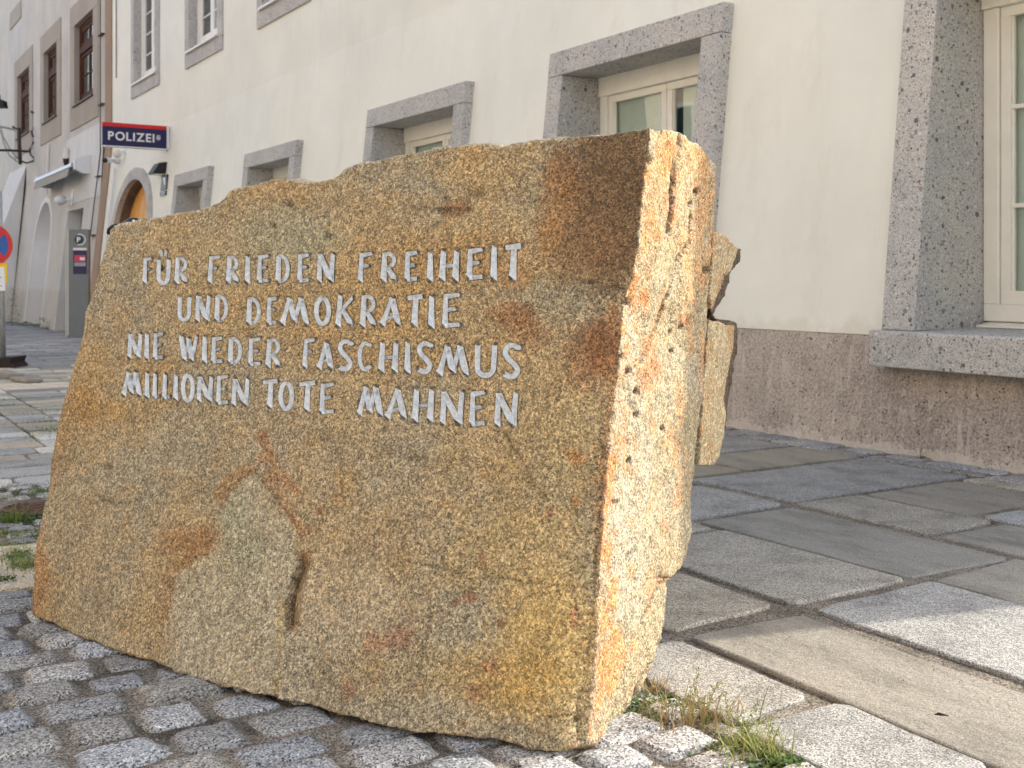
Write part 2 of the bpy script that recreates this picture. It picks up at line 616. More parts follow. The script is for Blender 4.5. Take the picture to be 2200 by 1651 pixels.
def mat_letters():
    t = NT('white_lettering')
    c = t.ramp(t.noise(90, 5, 0.7), [(0.30, (0.42, 0.41, 0.38)), (0.42, (0.55, 0.58, 0.60)), (0.6, (0.68, 0.72, 0.75))])
    chip = t.ramp(t.noise(230, 3, 0.7), [(0.64, 0.0), (0.70, 0.6)])
    c = t.mix(chip, c, (0.22, 0.17, 0.10))
    M['letter'] = t.fin(c, 0.75, t.bump(t.noise(170, 4, 0.7), 0.7, 0.003), 0.3)


mat_letters()


def mat_leaf(name, cols):
    t = NT(name)
    at = t.n('ShaderNodeAttribute', attribute_name='leafmix')
    c = t.ramp(at.outputs['Fac'], [(i / (len(cols) - 1), cc) for i, cc in enumerate(cols)])
    t.set(t.b.inputs['Base Color'], c)
    t.b.inputs['Roughness'].default_value = 0.55
    tl = t.n('ShaderNodeBsdfTranslucent')
    t.set(tl.inputs['Color'], c)
    mx = t.n('ShaderNodeMixShader')
    mx.inputs[0].default_value = 0.3
    t.t.links.new(t.b.outputs[0], mx.inputs[1])
    t.t.links.new(tl.outputs[0], mx.inputs[2])
    t.t.links.new(mx.outputs[0], t.out.inputs[0])
    M[name] = t.m


mat_leaf('grass', [(0.05, 0.10, 0.015), (0.10, 0.19, 0.025), (0.22, 0.28, 0.05), (0.36, 0.30, 0.12)])
mat_leaf('herb', [(0.025, 0.06, 0.012), (0.05, 0.12, 0.02), (0.11, 0.19, 0.03)])
mat_leaf('dry_grass', [(0.10, 0.14, 0.03), (0.26, 0.20, 0.08), (0.42, 0.30, 0.15)])

# ------------------------------------------------------------------ the ground sheet
def build_ground():
    us = [-60, -30, -15, -8, -4, 0, 3, 6, 12, 30, 60]
    vs = [-40, -20, -8, -3, 0, 3, 6, 9, 12, 15] + [18 + i for i in range(13)] + [35, 45, 70, 120, 200]
    V = [U(a, b, gz(b) - 0.0135) for b in vs for a in us]
    n = len(us)
    Fc = [(j * n + i, j * n + i + 1, (j + 1) * n + i + 1, (j + 1) * n + i) for j in range(len(vs) - 1) for i in range(n - 1)]
    o = link_mesh('ground', V, Fc, M['ground'], kind='structure')
    # distant paving where single stones can no longer be told apart
    vs = [14.6] + [18 + i for i in range(13)] + [35, 45, 70, 120]
    us = [-14, 0, 5.32]
    V = [U(a, b, gz(b) - 0.004) for b in vs for a in us]
    n = len(us)
    Fc = [(j * n + i, j * n + i + 1, (j + 1) * n + i + 1, (j + 1) * n + i) for j in range(len(vs) - 1) for i in range(n - 1)]
    link_mesh('street_paving', V, Fc, M['far_paving'], kind='structure')


build_ground()

# ------------------------------------------------------------------ paving stones
STONE_BASE = None   # filled below, used to skip cobbles wholly inside the monument


def slab_mesh(poly, z=0.0, rnd=0.008, edge=0.007, thick=0.05, tilt=0.003, dome=0.0):
    """poly in (u,v) around its centre -> bevelled stone with a slightly uneven outline"""
    n0 = len(poly)
    cx = sum(p[0] for p in poly) / n0
    cy = sum(p[1] for p in poly) / n0
    pts = []
    for i in range(n0):
        a, b = poly[i], poly[(i + 1) % n0]
        L = math.hypot(b[0] - a[0], b[1] - a[1])
        k = max(2, min(5, int(L / 0.14)))
        rc = min(0.02, L * 0.14)
        for t in [rc / L] + [j / k for j in range(1, k)] + [1 - rc / L]:
            if rc / L <= t <= 1 - rc / L:
                pts.append((a[0] + (b[0] - a[0]) * t + random.gauss(0, rnd * 0.5), a[1] + (b[1] - a[1]) * t + random.gauss(0, rnd * 0.5)))
    n = len(pts)
    tx, ty = random.gauss(0, tilt), random.gauss(0, tilt)

    def zz(p): return z + (p[0] - cx) * tx + (p[1] - cy) * ty

    V, Fc = [], []
    hw_ = min(max(p[0] for p in poly) - min(p[0] for p in poly), max(p[1] for p in poly) - min(p[1] for p in poly)) / 2
    rings = [(1.0, -thick), (1.0, -edge), (1 - 0.3 * edge / hw_, -edge * 0.3), (1 - 1.1 * edge / hw_, 0.0)]
    for f, dz in rings:
        for p in pts:
            q = (cx + (p[0] - cx) * f, cy + (p[1] - cy) * f)
            V.append(U(q[0], q[1], zz(q) + dz))
    V.append(U(cx, cy, zz((cx, cy))))
    for r in range(3):
        for i in range(n):
            j = (i + 1) % n
            Fc.append((r * n + i, r * n + j, (r + 1) * n + j, (r + 1) * n + i))
    for i in range(n):
        Fc.append((3 * n + i, 3 * n + (i + 1) % n, 4 * n))
    return V, Fc, (cx, cy)


pave_root = empty('slab_pavement', U(3.5, 3.0, 0))
pave_root['kind'] = 'structure'


def place_slab(poly, mat, root, name='paving_slab', **kw):
    V, Fc, c = slab_mesh(poly, **kw)
    return link_mesh(name, V, Fc, mat, root, loc=U(c[0], c[1], 0), smooth=False)


G, B_, P_ = M['slab_granite'], M['slab_sandstone'], M['slab_pale']
g_ = 0.008


def rect(u0, u1, v0, v1, du=0.0, dv=0.0):
    return [(u0 + g_, v0 + g_), (u1 - g_, v0 + g_ + dv), (u1 - g_ + du, v1 - g_), (u0 + g_ + du, v1 - g_)]


slabs = [
    # row A next to the cobbles
    (rect(1.77, 2.07, 2.50, 3.05), G), (rect(1.78, 2.06, 1.93, 2.47), G), (rect(1.76, 2.08, 1.47, 1.90), G),
    (rect(1.79, 2.05, 0.95, 1.44), G), (rect(1.77, 2.06, 0.35, 0.92), G), (rect(1.78, 2.07, 3.08, 3.60), G),
    # row B with the long sandstone slab
    (rect(2.09, 2.52, 1.30, 2.47, 0.01), B_), (rect(2.08, 2.55, 0.50, 1.27), B_), (rect(2.08, 2.53, 2.55, 3.02), G), (rect(2.09, 2.5, 3.05, 3.75), G),
    (rect(2.08, 2.52, 3.8, 4.5), G),
    # row C
    (rect(2.58, 3.13, 2.54, 3.44), G), (rect(2.57, 3.16, 1.60, 2.50, 0.02), G), (rect(2.58, 3.15, 0.70, 1.57), B_), (rect(2.55, 3.1, 3.47, 4.15), G),
    # row D
    (rect(3.15, 3.69, 2.55, 3.62, -0.02), B_), (rect(3.19, 3.70, 1.75, 2.51), B_), (rect(3.18, 3.70, 0.85, 1.72), G), (rect(3.13, 3.70, 3.66, 4.26), G), (rect(3.15, 3.72, 4.3, 5.1), G),
    # row E
    (rect(3.74, 4.17, 2.95, 3.67), G), (rect(3.74, 4.18, 2.1, 2.92), B_), (rect(3.73, 4.18, 1.2, 2.07), G),
    (rect(4.20, 4.86, 3.10, 3.67), B_), (rect(4.21, 4.85, 2.25, 3.07), G), (rect(4.2, 4.86, 1.3, 2.22), G),
    (rect(3.77, 5.03, 3.71, 4.40), G), (rect(4.20, 5.05, 4.43, 4.92), B_), (rect(3.72, 4.17, 4.43, 5.05), B_),
    (rect(4.2, 5.04, 4.95, 5.6), G), (rect(3.7, 4.17, 5.08, 5.9), G), (rect(4.2, 5.05, 5.63, 6.3), G),
    (rect(4.88, 5.05, 3.1, 3.67), G), (rect(4.88, 5.05, 2.3, 3.07), G),
]
for poly, m in slabs:
    poly = [(p[0] + random.gauss(0, 0.008), p[1] + random.gauss(0, 0.008)) for p in poly]
    place_slab(poly, m, pave_root, z=random.uniform(-0.004, 0.003))
# filler rows behind the monument, towards the wall
for (r0, r1, v0, v1) in ((2.08, 2.52, 4.54, 8), (2.56, 3.12, 4.2, 9), (3.15, 3.70, 5.15, 9), (3.73, 4.17, 5.95, 9), (4.2, 5.05, 6.35, 9)):
    v = v0
    while v < v1:
        L = random.uniform(0.5, 0.95)
        place_slab(rect(r0, r1, v, v + L), random.choice([G, G, B_]), pave_root, z=random.uniform(-0.004, 0.003))
        v += L + 0.02
# narrow dark edging stones along the wall
v = 0.6
while v < 9.5:
    L = random.uniform(0.14, 0.3)
    place_slab(rect(5.08, 5.20, v, v + L), M['cobble'], pave_root, name='edging_stone', rnd=0.012, z=-0.004)
    if random.random() < 0.9:
        place_slab(rect(5.21, 5.37, v + random.uniform(-.05, .05), v + L * 0.9), M['cobble'], pave_root, name='edging_stone', rnd=0.012, z=-0.006)
    v += L + 0.01

# left field of long pale paving stones
left_root = empty('pale_pavement', U(0.8, 8, 0))
left_root['kind'] = 'structure'
v = 6.0
row = 0
while v < 14.4:
    h = random.uniform(0.20, 0.31)
    u = -1.5 - random.random() * 0.6
    breaks = []
    while u < 3.6:
        L = random.uniform(0.38, 0.85)
        u1 = u + L
        for lim in (1.22, 1.5):           # two continuous joints run along the street
            if v > 7.2 and u < lim - 0.12 and u1 > lim - 0.12:
                u1 = lim
                break
        if v > 9 or u < 2.05:
            place_slab(rect(u, u1, v, v + h), random.choice([P_, P_, P_, G]), left_root, name='paving_stone', rnd=0.005, edge=0.005, z=random.uniform(-0.005, 0.003))
        u = u1
    v += h + 0.012
    row += 1
# a broad pale slab and small stones between the cobbles and the field
for poly, m in (([(0.36, 4.0), (0.98, 3.98), (1.02, 4.62), (0.4, 4.66)], P_), ([(-0.3, 3.95), (0.28, 3.98), (0.3, 4.6), (-0.28, 4.62)], P_),
                ([(1.06, 4.0), (1.6, 4.0), (1.62, 4.6), (1.06, 4.62)], G), ([(-0.95, 3.95), (-0.36, 3.95), (-0.34, 4.6), (-0.95, 4.6)], G)):
    place_slab(poly, m, left_root, name='paving_stone', z=0.0, rnd=0.014)

# ------------------------------------------------------------------ cobblestones
cob_root = empty('cobbled_pavement', U(0.4, 2.6, 0))
cob_root['kind'] = 'structure'
cob_meshes = []
for k in range(14):
    N = 6
    ph = random.random() * 100
    V, Fc = [], []
    er = [random.uniform(0.32, 0.5) for _ in range(4)]
    for j in range(N + 1):
        for i in range(N + 1):
            x, y = i / N * 2 - 1, j / N * 2 - 1
            # rounded rectangle: squash corners
            q = 0.10
            X = x * (1 - q * y * y * abs(x)) + 0.07 * mnoise.noise((x * 1.3, y * 1.3, ph))
            Y = y * (1 - q * x * x * abs(y)) + 0.09 * mnoise.noise((x * 1.3, y * 1.3, ph + 9))
            e = max(abs(x), abs(y))
            z = -0.27 * max(0, (e - 0.72) / 0.28) ** 2.2 - 0.05 * e * e + 0.10 * mnoise.noise((x * 1.7, y * 1.7, ph + 30)) + 0.05 * mnoise.noise((x * 4, y * 4, ph + 50))
            V.append((X * 0.5, Y * 0.5, z * 0.048))
    n = N + 1
    for j in range(N):
        for i in range(N):
            Fc.append((j * n + i, j * n + i + 1, (j + 1) * n + i + 1, (j + 1) * n + i))
    per = [i for i in range(n)] + [j * n + N for j in range(1, n)] + [N * n + i for i in range(N - 1, -1, -1)] + [j * n for j in range(N - 1, 0, -1)]
    b0 = len(V)
    for i in per:
        V.append((V[i][0] * 0.96, V[i][1] * 0.96, -0.055))
    L = len(per)
    for i in range(L):
        j = (i + 1) % L
        Fc.append((per[j], per[i], b0 + i, b0 + j))
    me = bpy.data.meshes.new('cobblestone')
    me.from_pydata(V, [], Fc)
    me.update()
    me.polygons.foreach_set('use_smooth', [True] * len(me.polygons))
    me.materials.append(M['cobble'])
    cob_meshes.append(me)

rot0 = math.atan2(DS, DC)
cob_far = MB()


def cobble(uc, vc, L, W, far=False):
    me = random.choice(cob_meshes)
    z = random.uniform(-0.007, 0.003)
    ang = rot0 + random.gauss(0, 0.03) + (math.pi if random.random() < 0.5 else 0)
    if far:
        ca, sa = math.cos(ang), math.sin(ang)
        X0 = U(uc, vc, z)
        cob_far.add([(X0[0] + ca * p.co.x * L - sa * p.co.y * W, X0[1] + sa * p.co.x * L + ca * p.co.y * W, X0[2] + p.co.z) for p in me.vertices],
                    [tuple(f.vertices) for f in me.polygons])
        return
    o = bpy.data.objects.new('cobblestone', me)
    COL.objects.link(o)
    o.parent = cob_root
    o.location = Vector(U(uc, vc, z)) - cob_root.location
    o.rotation_euler = (random.gauss(0, 0.018), random.gauss(0, 0.018), ang)
    o.scale = (L, W, 1)


v = -1.2
cands = []
while v < 3.92:
    W = random.uniform(0.125, 0.162)
    u = -3.4 + random.random() * 0.2
    off = random.random() * 10
    while u < 1.72:
        L = random.uniform(0.145, 0.235)
        bend = 0.05 * mnoise.noise((u * 1.1, v * 0.8, 3.3)) + 0.02 * mnoise.noise((u * 4, off, 1))
        if u + L > 1.80: L = 1.78 - u
        if L > 0.07: cands.append((u + L / 2, v + W / 2 + bend, L + 0.001, W + 0.003))
        u += L
    v += W
# smaller stones on the left between the slab and the pale field
v = 4.68
while v < 5.98:
    W = random.uniform(0.09, 0.12)
    u = -1.6
    while u < 1.9:
        L = random.uniform(0.1, 0.17)
        cands.append((u + L / 2, v + W / 2 + random.gauss(0, .006), L - 0.012, W - 0.01))
        u += L
    v += W


def vis(c):
    X, Y, _ = U(c[0], c[1])
    if Y < 0.5: return False
    px, py = CX + F_PX * X / Y, CY + F_PX / Y
    if not (-120 < px < 2300 and py < 1800): return False
    # hidden behind or beneath the monument
    pb = np.interp(px, [67, 196, 360, 528, 671, 900, 1177, 1262, 1335, 1375, 1430, 1500], [1310, 1350, 1410, 1462, 1488, 1545, 1575, 1580, 1560, 1480, 1300, 1000])
    if 95 < px < 1500 and py < pb: return False
    return True


cands.sort(key=lambda c: (not vis(c), (c[0] - 0) ** 2 + (c[1] - 1) ** 2))
nv = 0
MANH = (0.86, 5.34)
for c in cands:
    if math.hypot(c[0] - MANH[0] + 0.02, c[1] - MANH[1]) < 0.24: continue
    far = not (vis(c) and nv < 300)
    nv += (not far)
    cobble(*c, far=far)
cf = cob_far.build('cobblestone_field', M['cobble'], cob_root, smooth=True)
cf['kind'] = 'stuff'
# grit spilled between and over the cobbles
mb = MB()
for _ in range(900):
    u, v = random.uniform(-1.6, 1.75), random.uniform(0.9, 3.9)
    r = random.uniform(0.0015, 0.0045)
    z0 = random.choice([-0.022, -0.02, -0.014])
    c = Vector(U(u, v, z0 + r))
    P = [c + Vector((random.uniform(.6, 1.2) * r * a, random.uniform(.6, 1.2) * r * b, random.uniform(.5, 1) * r * d)) for a, b, d in ((1, 0, 0), (-1, 0, 0), (0, 1, 0), (0, -1, 0), (0, 0, 1), (0, 0, -1))]
    mb.add(P, [(0, 2, 4), (2, 1, 4), (1, 3, 4), (3, 0, 4), (2, 0, 5), (1, 2, 5), (3, 1, 5), (0, 3, 5)])
mb.build('grit', M['kerb'], cob_root)['kind'] = 'stuff'

# ------------------------------------------------------------------ the memorial stone
P0 = Vector((-1.421, 3.38, 0))
E1 = Vector((0.8562, -0.5166, 0)).normalized()
NB = Vector((0.5166, 0.8562, 0))
E2 = (NB * 0.28 + Vector((0, 0, 1))).normalized()
FN = E1.cross(E2).normalized()
if FN.y > 0: FN = -FN
DV = Vector((math.cos(math.radians(66)), math.sin(math.radians(66)), 0))


def face_pt(px, py): return plane_pt(px, py, P0, FN)


def resample(pts, n):
    P = np.array(pts, float)
    d = np.r_[0, np.cumsum(np.hypot(*(P[1:] - P[:-1]).T))]
    t = np.linspace(0, d[-1], n)
    return np.c_[np.interp(t, d, P[:, 0]), np.interp(t, d, P[:, 1])]


bottom = [(67, 1324), (106, 1338), (196, 1377), (254, 1401), (319, 1418), (360, 1438), (450, 1467), (528, 1491), (605, 1508), (671, 1516), (748, 1540), (818, 1559), (900, 1577), (960, 1581), (1014, 1584), (1060, 1590), (1095, 1600), (1140, 1607), (1177, 1612), (1215, 1611), (1240, 1607), (1262, 1600)]
top = [(238, 496), (243, 489), (262, 484), (290, 479), (330, 471), (375, 461), (420, 452), (455, 442), (478, 432), (486, 418), (496, 407), (512, 402), (535, 402), (560, 392), (590, 382), (620, 382), (640, 390), (660, 392), (690, 388), (722, 382), (731, 372), (740, 361), (780, 352), (812, 346), (830, 339), (870, 331), (930, 322), (950, 316), (980, 318), (1010, 313), (1050, 312), (1085, 317), (1130, 308), (1200, 298), (1280, 289), (1340, 281), (1400, 271)]
left = [(67, 1324), (70, 1250), (80, 1175), (92, 1095), (104, 1045), (108, 1000), (117, 960), (127, 900), (141, 850), (150, 805), (166, 760), (177, 712), (180, 670), (196, 640), (210, 580), (226, 530), (238, 496)]
right = [(1262, 1600), (1268, 1540), (1272, 1480), (1275, 1440), (1283, 1350), (1290, 1250), (1296, 1150), (1300, 1060), (1305, 1000), (1309, 930), (1321, 850), (1330, 780), (1335, 720), (1338, 670), (1350, 630), (1361, 590), (1368, 540), (1376, 450), (1384, 380), (1390, 340), (1396, 300), (1400, 271)]
rear = [(1335, 1594), (1362, 1550), (1378, 1500), (1396, 1450), (1403, 1420), (1416, 1370), (1430, 1325), (1432, 1270), (1440, 1248), (1462, 1225), (1478, 1195), (1487, 1140), (1494, 1080), (1500, 1000), (1505, 900), (1513, 800), (1521, 700), (1527, 600), (1531, 500), (1535, 420), (1538, 380), (1539, 352)]
N_, M_ = 70, 50
Bc, Tc = resample(bottom, N_ + 1), resample(top, N_ + 1)
Lc, Rc = resample(left, M_ + 1), resample(right, M_ + 1)
Rr = resample(rear, M_ + 1)
Fg = [[None] * (M_ + 1) for _ in range(N_ + 1)]
for i in range(N_ + 1):
    s = i / N_
    fp = face_pt(*Bc[i])
    gp = ground_pt(Bc[i][0], Bc[i][1], 0.004)
    corr = (gp - fp) if fp.z < 0.004 else Vector((0, 0, 0))
    for k in range(M_ + 1):
        t = k / M_
        q = (1 - t) * Bc[i] + t * Tc[i] + (1 - s) * Lc[k] + s * Rc[k] - ((1 - s) * (1 - t) * Bc[0] + s * (1 - t) * Bc[N_] + (1 - s) * t * Tc[0] + s * t * Tc[N_])
        Fg[i][k] = face_pt(*q) + corr * (1 - t) ** 2.5


def sm(x):
    x = min(max(x, 0), 1)
    return x * x * (3 - 2 * x)


NL = 6
TN, ZN = [], []
for k in range(M_ + 1):
    P = Fg[N_][k]
    a = (Rr[k][0] - CX) / F_PX
    T = (a * P.y - P.x) / (DV.x - a * DV.y)
    T = min(max(T, 0.03), 0.75)
    yy = P.y + T * DV.y
    zz = 1 + (CY - Rr[k][1]) / F_PX * yy
    TN.append(T)
    ZN.append(zz - P.z)
layers = [Fg]
for l in range(1, NL + 1):
    f = l / NL
    Gd = [[None] * (M_ + 1) for _ in range(N_ + 1)]
    for i in range(N_ + 1):
        s = i / N_
        wgt = sm((s - 0.72) / 0.28)
        for k in range(M_ + 1):
            t = k / M_
            T = 0.40 + 0.05 * math.sin(5 * s + 3 * t)
            T = T * (1 - wgt) + TN[k] * wgt
            dz = -0.05 * t * (1 - wgt) + ZN[k] * wgt
            bulge = 0.022 * math.sin(math.pi * f) * (1 if k == M_ else 0)
            Gd[i][k] = Fg[i][k] + DV * (T * f) + Vector((0, 0, dz * f + bulge))
    layers.append(Gd)
mb = MB()
vid = {}


def V_(i, k, l):
    key = (i, k, l)
    if key not in vid:
        vid[key] = len(mb.v)
        mb.v.append(tuple(layers[l][i][k]))
    return vid[key]


for i in range(N_):
    for k in range(M_):
        mb.f.append((V_(i, k, 0), V_(i + 1, k, 0), V_(i + 1, k + 1, 0), V_(i, k + 1, 0)))
        mb.f.append((V_(i, k, NL), V_(i, k + 1, NL), V_(i + 1, k + 1, NL), V_(i + 1, k, NL)))
for l in range(NL):
    for i in range(N_):
        mb.f.append((V_(i, 0, l), V_(i, 0, l + 1), V_(i + 1, 0, l + 1), V_(i + 1, 0, l)))
        mb.f.append((V_(i, M_, l), V_(i + 1, M_, l), V_(i + 1, M_, l + 1), V_(i, M_, l + 1)))
    for k in range(M_):
        mb.f.append((V_(0, k, l), V_(0, k + 1, l), V_(0, k + 1, l + 1), V_(0, k, l + 1)))
        mb.f.append((V_(N_, k, l), V_(N_, k, l + 1), V_(N_, k + 1, l + 1), V_(N_, k + 1, l)))

RN = Vector((DV.y, -DV.x, 0)).normalized()          # outward normal of the sunlit end, roughly
_p0, _p1 = Fg[N_][4], Fg[N_][M_]
RNP = (_p1 - _p0).cross(DV).normalized()
if RNP.x < 0: RNP = -RNP


def seg_dist(x, y, pts):
    d = np.full(len(x), 1e9)
    for (x0, y0), (x1, y1) in zip(pts[:-1], pts[1:]):
        dx, dy = x1 - x0, y1 - y0
        t = np.clip(((x - x0) * dx + (y - y0) * dy) / (dx * dx + dy * dy + 1e-9), 0, 1)
        d = np.minimum(d, np.hypot(x - x0 - t * dx, y - y0 - t * dy))
    return d


def in_poly(x, y, poly):
    ins = np.zeros(len(x), bool)
    n = len(poly)
    for i in range(n):
        x0, y0 = poly[i]
        x1, y1 = poly[(i + 1) % n]
        c = ((y0 > y) != (y1 > y)) & (x < (x1 - x0) * (y - y0) / (y1 - y0 + 1e-12) + x0)
        ins ^= c
    return ins


def sstep(a, b, x):
    t = np.clip((x - a) / (b - a), 0, 1)
    return t * t * (3 - 2 * t)


# ---- letters: pixel boxes measured on the photograph (x0,x1,ytop,ybottom)
z1 = lambda a, b, c, d: (250 + a * .2786, 250 + b * .2786, 480 + c * .2786, 480 + d * .2786)
z2 = lambda a, b, c, d: (700 + a * .2786, 700 + b * .2786, 480 + c * .2786, 480 + d * .2786)
LET = [('F', z1(200, 275, 268, 460)), ('Ü', z1(308, 412, 270, 472)), ('R', z1(445, 548, 260, 462)), ('F', z1(700, 805, 255, 460)), ('R', z1(845, 942, 250, 460)),
       ('I', z1(990, 1030, 255, 460)), ('E', z1(1078, 1178, 248, 460)), ('D', z1(1225, 1338, 245, 460)), ('E', z1(1390, 1490, 240, 458)), ('N', z1(1545, 1680, 235, 450)),
       ('F', z2(240, 365, 230, 450)), ('R', z2(420, 545, 225, 445)), ('E', z2(600, 710, 220, 450)), ('I', z2(778, 825, 228, 442)), ('H', z2(868, 1025, 215, 438)),
       ('E', z2(1075, 1215, 198, 437)), ('I', z2(1262, 1325, 175, 432)), ('T', z2(1370, 1510, 165, 430)),
       ('U', z1(470, 572, 565, 755)), ('N', z1(608, 722, 558, 754)), ('D', z1(755, 862, 556, 760)), ('D', z1(1000, 1114, 576, 784)), ('E', z1(1155, 1240, 573, 786)),
       ('M', z1(1262, 1480, 570, 778)), ('O', z1(1522, 1652, 568, 788)), ('K', z2(75, 215, 555, 793)), ('R', z2(260, 385, 552, 796)), ('A', z2(415, 572, 568, 786)),
       ('T', z2(618, 750, 556, 790)), ('I', z2(788, 835, 562, 802)), ('E', z2(885, 1038, 545, 807)),
       ('N', z1(85, 195, 852, 1038)), ('I', z1(215, 250, 852, 1045)), ('E', z1(278, 362, 848, 1053)), ('W', z1(480, 627, 868, 1062)), ('I', z1(658, 698, 875, 1072)),
       ('E', z1(725, 822, 880, 1082)), ('D', z1(858, 970, 883, 1087)), ('E', z1(1010, 1117, 888, 1102)), ('R', z1(1148, 1265, 890, 1108)), ('F', z1(1430, 1535, 893, 1112)), ('A', z1(1545, 1665, 915, 1122)),
       ('S', z2(82, 212, 898, 1138)), ('C', z2(240, 357, 912, 1142)), ('H', z2(400, 558, 922, 1142)), ('I', z2(600, 655, 918, 1150)), ('S', z2(692, 828, 912, 1158)),
       ('M', z2(855, 1097, 938, 1168)), ('U', z2(1142, 1312, 935, 1188)), ('S', z2(1350, 1507, 926, 1198)),
       ('M', z1(42, 188, 1142, 1328)), ('I', z1(213, 257, 1155, 1342)), ('L', z1(278, 332, 1158, 1353)), ('L', z1(352, 417, 1162, 1358)), ('I', z1(436, 476, 1168, 1360)), ('O', z1(498, 600, 1162, 1380)),
       ('N', z1(620, 742, 1183, 1372)), ('E', z1(763, 866, 1176, 1400)), ('N', z1(888, 1022, 1198, 1404)), ('T', z1(1120, 1247, 1208, 1420)), ('O', z1(1248, 1367, 1222, 1444)), ('T', z1(1400, 1537, 1222, 1444)), ('E', z1(1558, 1682, 1237, 1473)),
       ('M', z2(242, 434, 1255, 1478)), ('A', z2(453, 617, 1270, 1502)), ('H', z2(658, 834, 1282, 1524)), ('N', z2(878, 1062, 1297, 1548)), ('E', z2(1097, 1230, 1297, 1567)), ('N', z2(1298, 1477, 1305, 1562))]


def arc(cx, cy, rx, ry, a0, a1, n=10):
    return [(cx + rx * math.cos(math.radians(a0 + (a1 - a0) * i / n)), cy + ry * math.sin(math.radians(a0 + (a1 - a0) * i / n))) for i in range(n + 1)]


# strokes: (points, width factor at start, width factor at end) ; y=0 foot, y=1 head
GL = {
    'I': [([(.5, 1), (.42, 0)], .8, 1.15)],
    'F': [([(.22, .98), (.12, 0)], .8, 1.1), ([(.18, .93), (.98, 1.0)], 1.0, .7), ([(.2, .52), (.72, .56)], .9, .6)],
    'E': [([(.2, .98), (.14, .04)], .8, 1.15), ([(.18, .93), (.98, 1.0)], 1.0, .7), ([(.2, .52), (.78, .56)], .9, .6), ([(.12, .05), (.98, .08)], 1.0, .75)],
    'L': [([(.25, 1), (.15, .04)], .8, 1.1), ([(.12, .05), (.98, .08)], 1.0, .75)],
    'T': [([(.0, .92), (1, .98)], .75, .95), ([(.56, .94), (.46, 0)], .9, 1.15)],
    'H': [([(.18, 1), (.1, 0)], .85, 1.15), ([(.92, 1), (.84, 0)], .85, 1.15), ([(.15, .47), (.88, .5)], .6, .6)],
    'N': [([(.1, .95), (.06, 0)], .7, 1.0), ([(.1, 1), (.82, .02)], .9, 1.2), ([(.96, 1), (.84, .02)], .75, 1.0)],
    'M': [([(.3, .97), (.03, 0)], .7, 1.0), ([(.3, .97), (.5, .1)], 1.0, 1.1), ([(.74, .97), (.5, .1)], .7, .9), ([(.74, .97), (.96, 0)], 1.0, 1.2)],
    'W': [([(.06, 1), (.28, .02)], .95, 1.1), ([(.5, .9), (.28, .02)], .65, .85), ([(.5, .9), (.7, .02)], .95, 1.1), ([(.97, 1), (.7, .02)], .65, .85)],
    'A': [([(.6, .97), (.05, 0)], .7, .9), ([(.6, .97), (.94, .02)], 1.0, 1.2), ([(.2, .2), (.86, .34)], .6, .6)],
    'K': [([(.2, 1), (.06, 0)], .8, 1.1), ([(.97, .93), (.2, .46)], .55, .7), ([(.32, .54), (.9, .03)], .8, 1.15)],
    'U': [([(.1, 1), (.08, .4)] + arc(.5, .3, .42, .27, 180, 360, 10) + [(.94, .5), (.98, 1)], .9, .85)],
    'O': [(arc(.5, .5, .43, .47, 90, 450, 24), .9, .9)],
    'C': [([(.95, .9)] + arc(.52, .5, .44, .46, 60, 300, 16) + [(.92, .14)], .7, .8)],
    'D': [([(.16, .96), (.1, .04)], .85, 1.1), ([(.05, .96)] + [(.4, .98)] + arc(.38, .5, .52, .46, 80, -80, 12) + [(.05, .04)], .75, .75)],
    'R': [([(.2, .96), (.1, 0)], .85, 1.1), ([(.1, .93)] + arc(.45, .72, .45, .24, 95, -95, 10) + [(.2, .46)], .75, .65), ([(.38, .46), (.95, .03)], .8, 1.1)],
    'S': [([(.97, .88)] + arc(.52, .74, .38, .22, 50, 190, 8) + [(.28, .58), (.62, .42)] + arc(.46, .25, .38, .22, 20, -120, 8)[1:] + [(.03, .12)], .8, .95)],
}
GL['Ü'] = [([(x, y * .96) for x, y in GL['U'][0][0]], .9, .85), ([(.36, 1.34), (.32, 1.08)], .42, .55), ([(.74, 1.34), (.70, 1.08)], .42, .55)]

strokes = []          # (letter index, centre-line points on the face plane, widths)
for li, (ch, (x0, x1, yt, yb)) in enumerate(LET):
    wpx = np.interp((x0 + x1) / 2, [280, 700, 1100], [9.8, 11.2, 13.4])
    pad, padr = wpx * 0.36, wpx * 0.08
    if ch in 'LEF': wpx *= 0.88
    for pts, wa, wb in GL[ch]:
        n = len(pts)
        if n == 2:
            pts = [(pts[0][0] + (pts[1][0] - pts[0][0]) * i / 5, pts[0][1] + (pts[1][1] - pts[0][1]) * i / 5) for i in range(6)]
            n = 6
        q = [(x0 + pad + (x1 - x0 - pad - padr) * a, yb - (yb - yt) * (b * .96 + .02)) for a, b in pts]
        ws = [wpx * (wa + (wb - wa) * i / (n - 1)) for i in range(n)]
        strokes.append((li, q, ws))


def remesh(mb, vox):
    me = bpy.data.meshes.new('tmp')
    me.from_pydata(mb.v, [], mb.f)
    bm = bmesh.new()
    bm.from_mesh(me)
    bmesh.ops.recalc_face_normals(bm, faces=bm.faces)
    bm.to_mesh(me)
    bm.free()
    o = bpy.data.objects.new('tmp', me)
    COL.objects.link(o)
    md = o.modifiers.new('r', 'REMESH')
    md.mode = 'VOXEL'
    md.voxel_size = vox
    dg = bpy.context.evaluated_depsgraph_get()
    ev = o.evaluated_get(dg)
    out = bpy.data.meshes.new_from_object(ev)
    bpy.data.objects.remove(o)
    return out


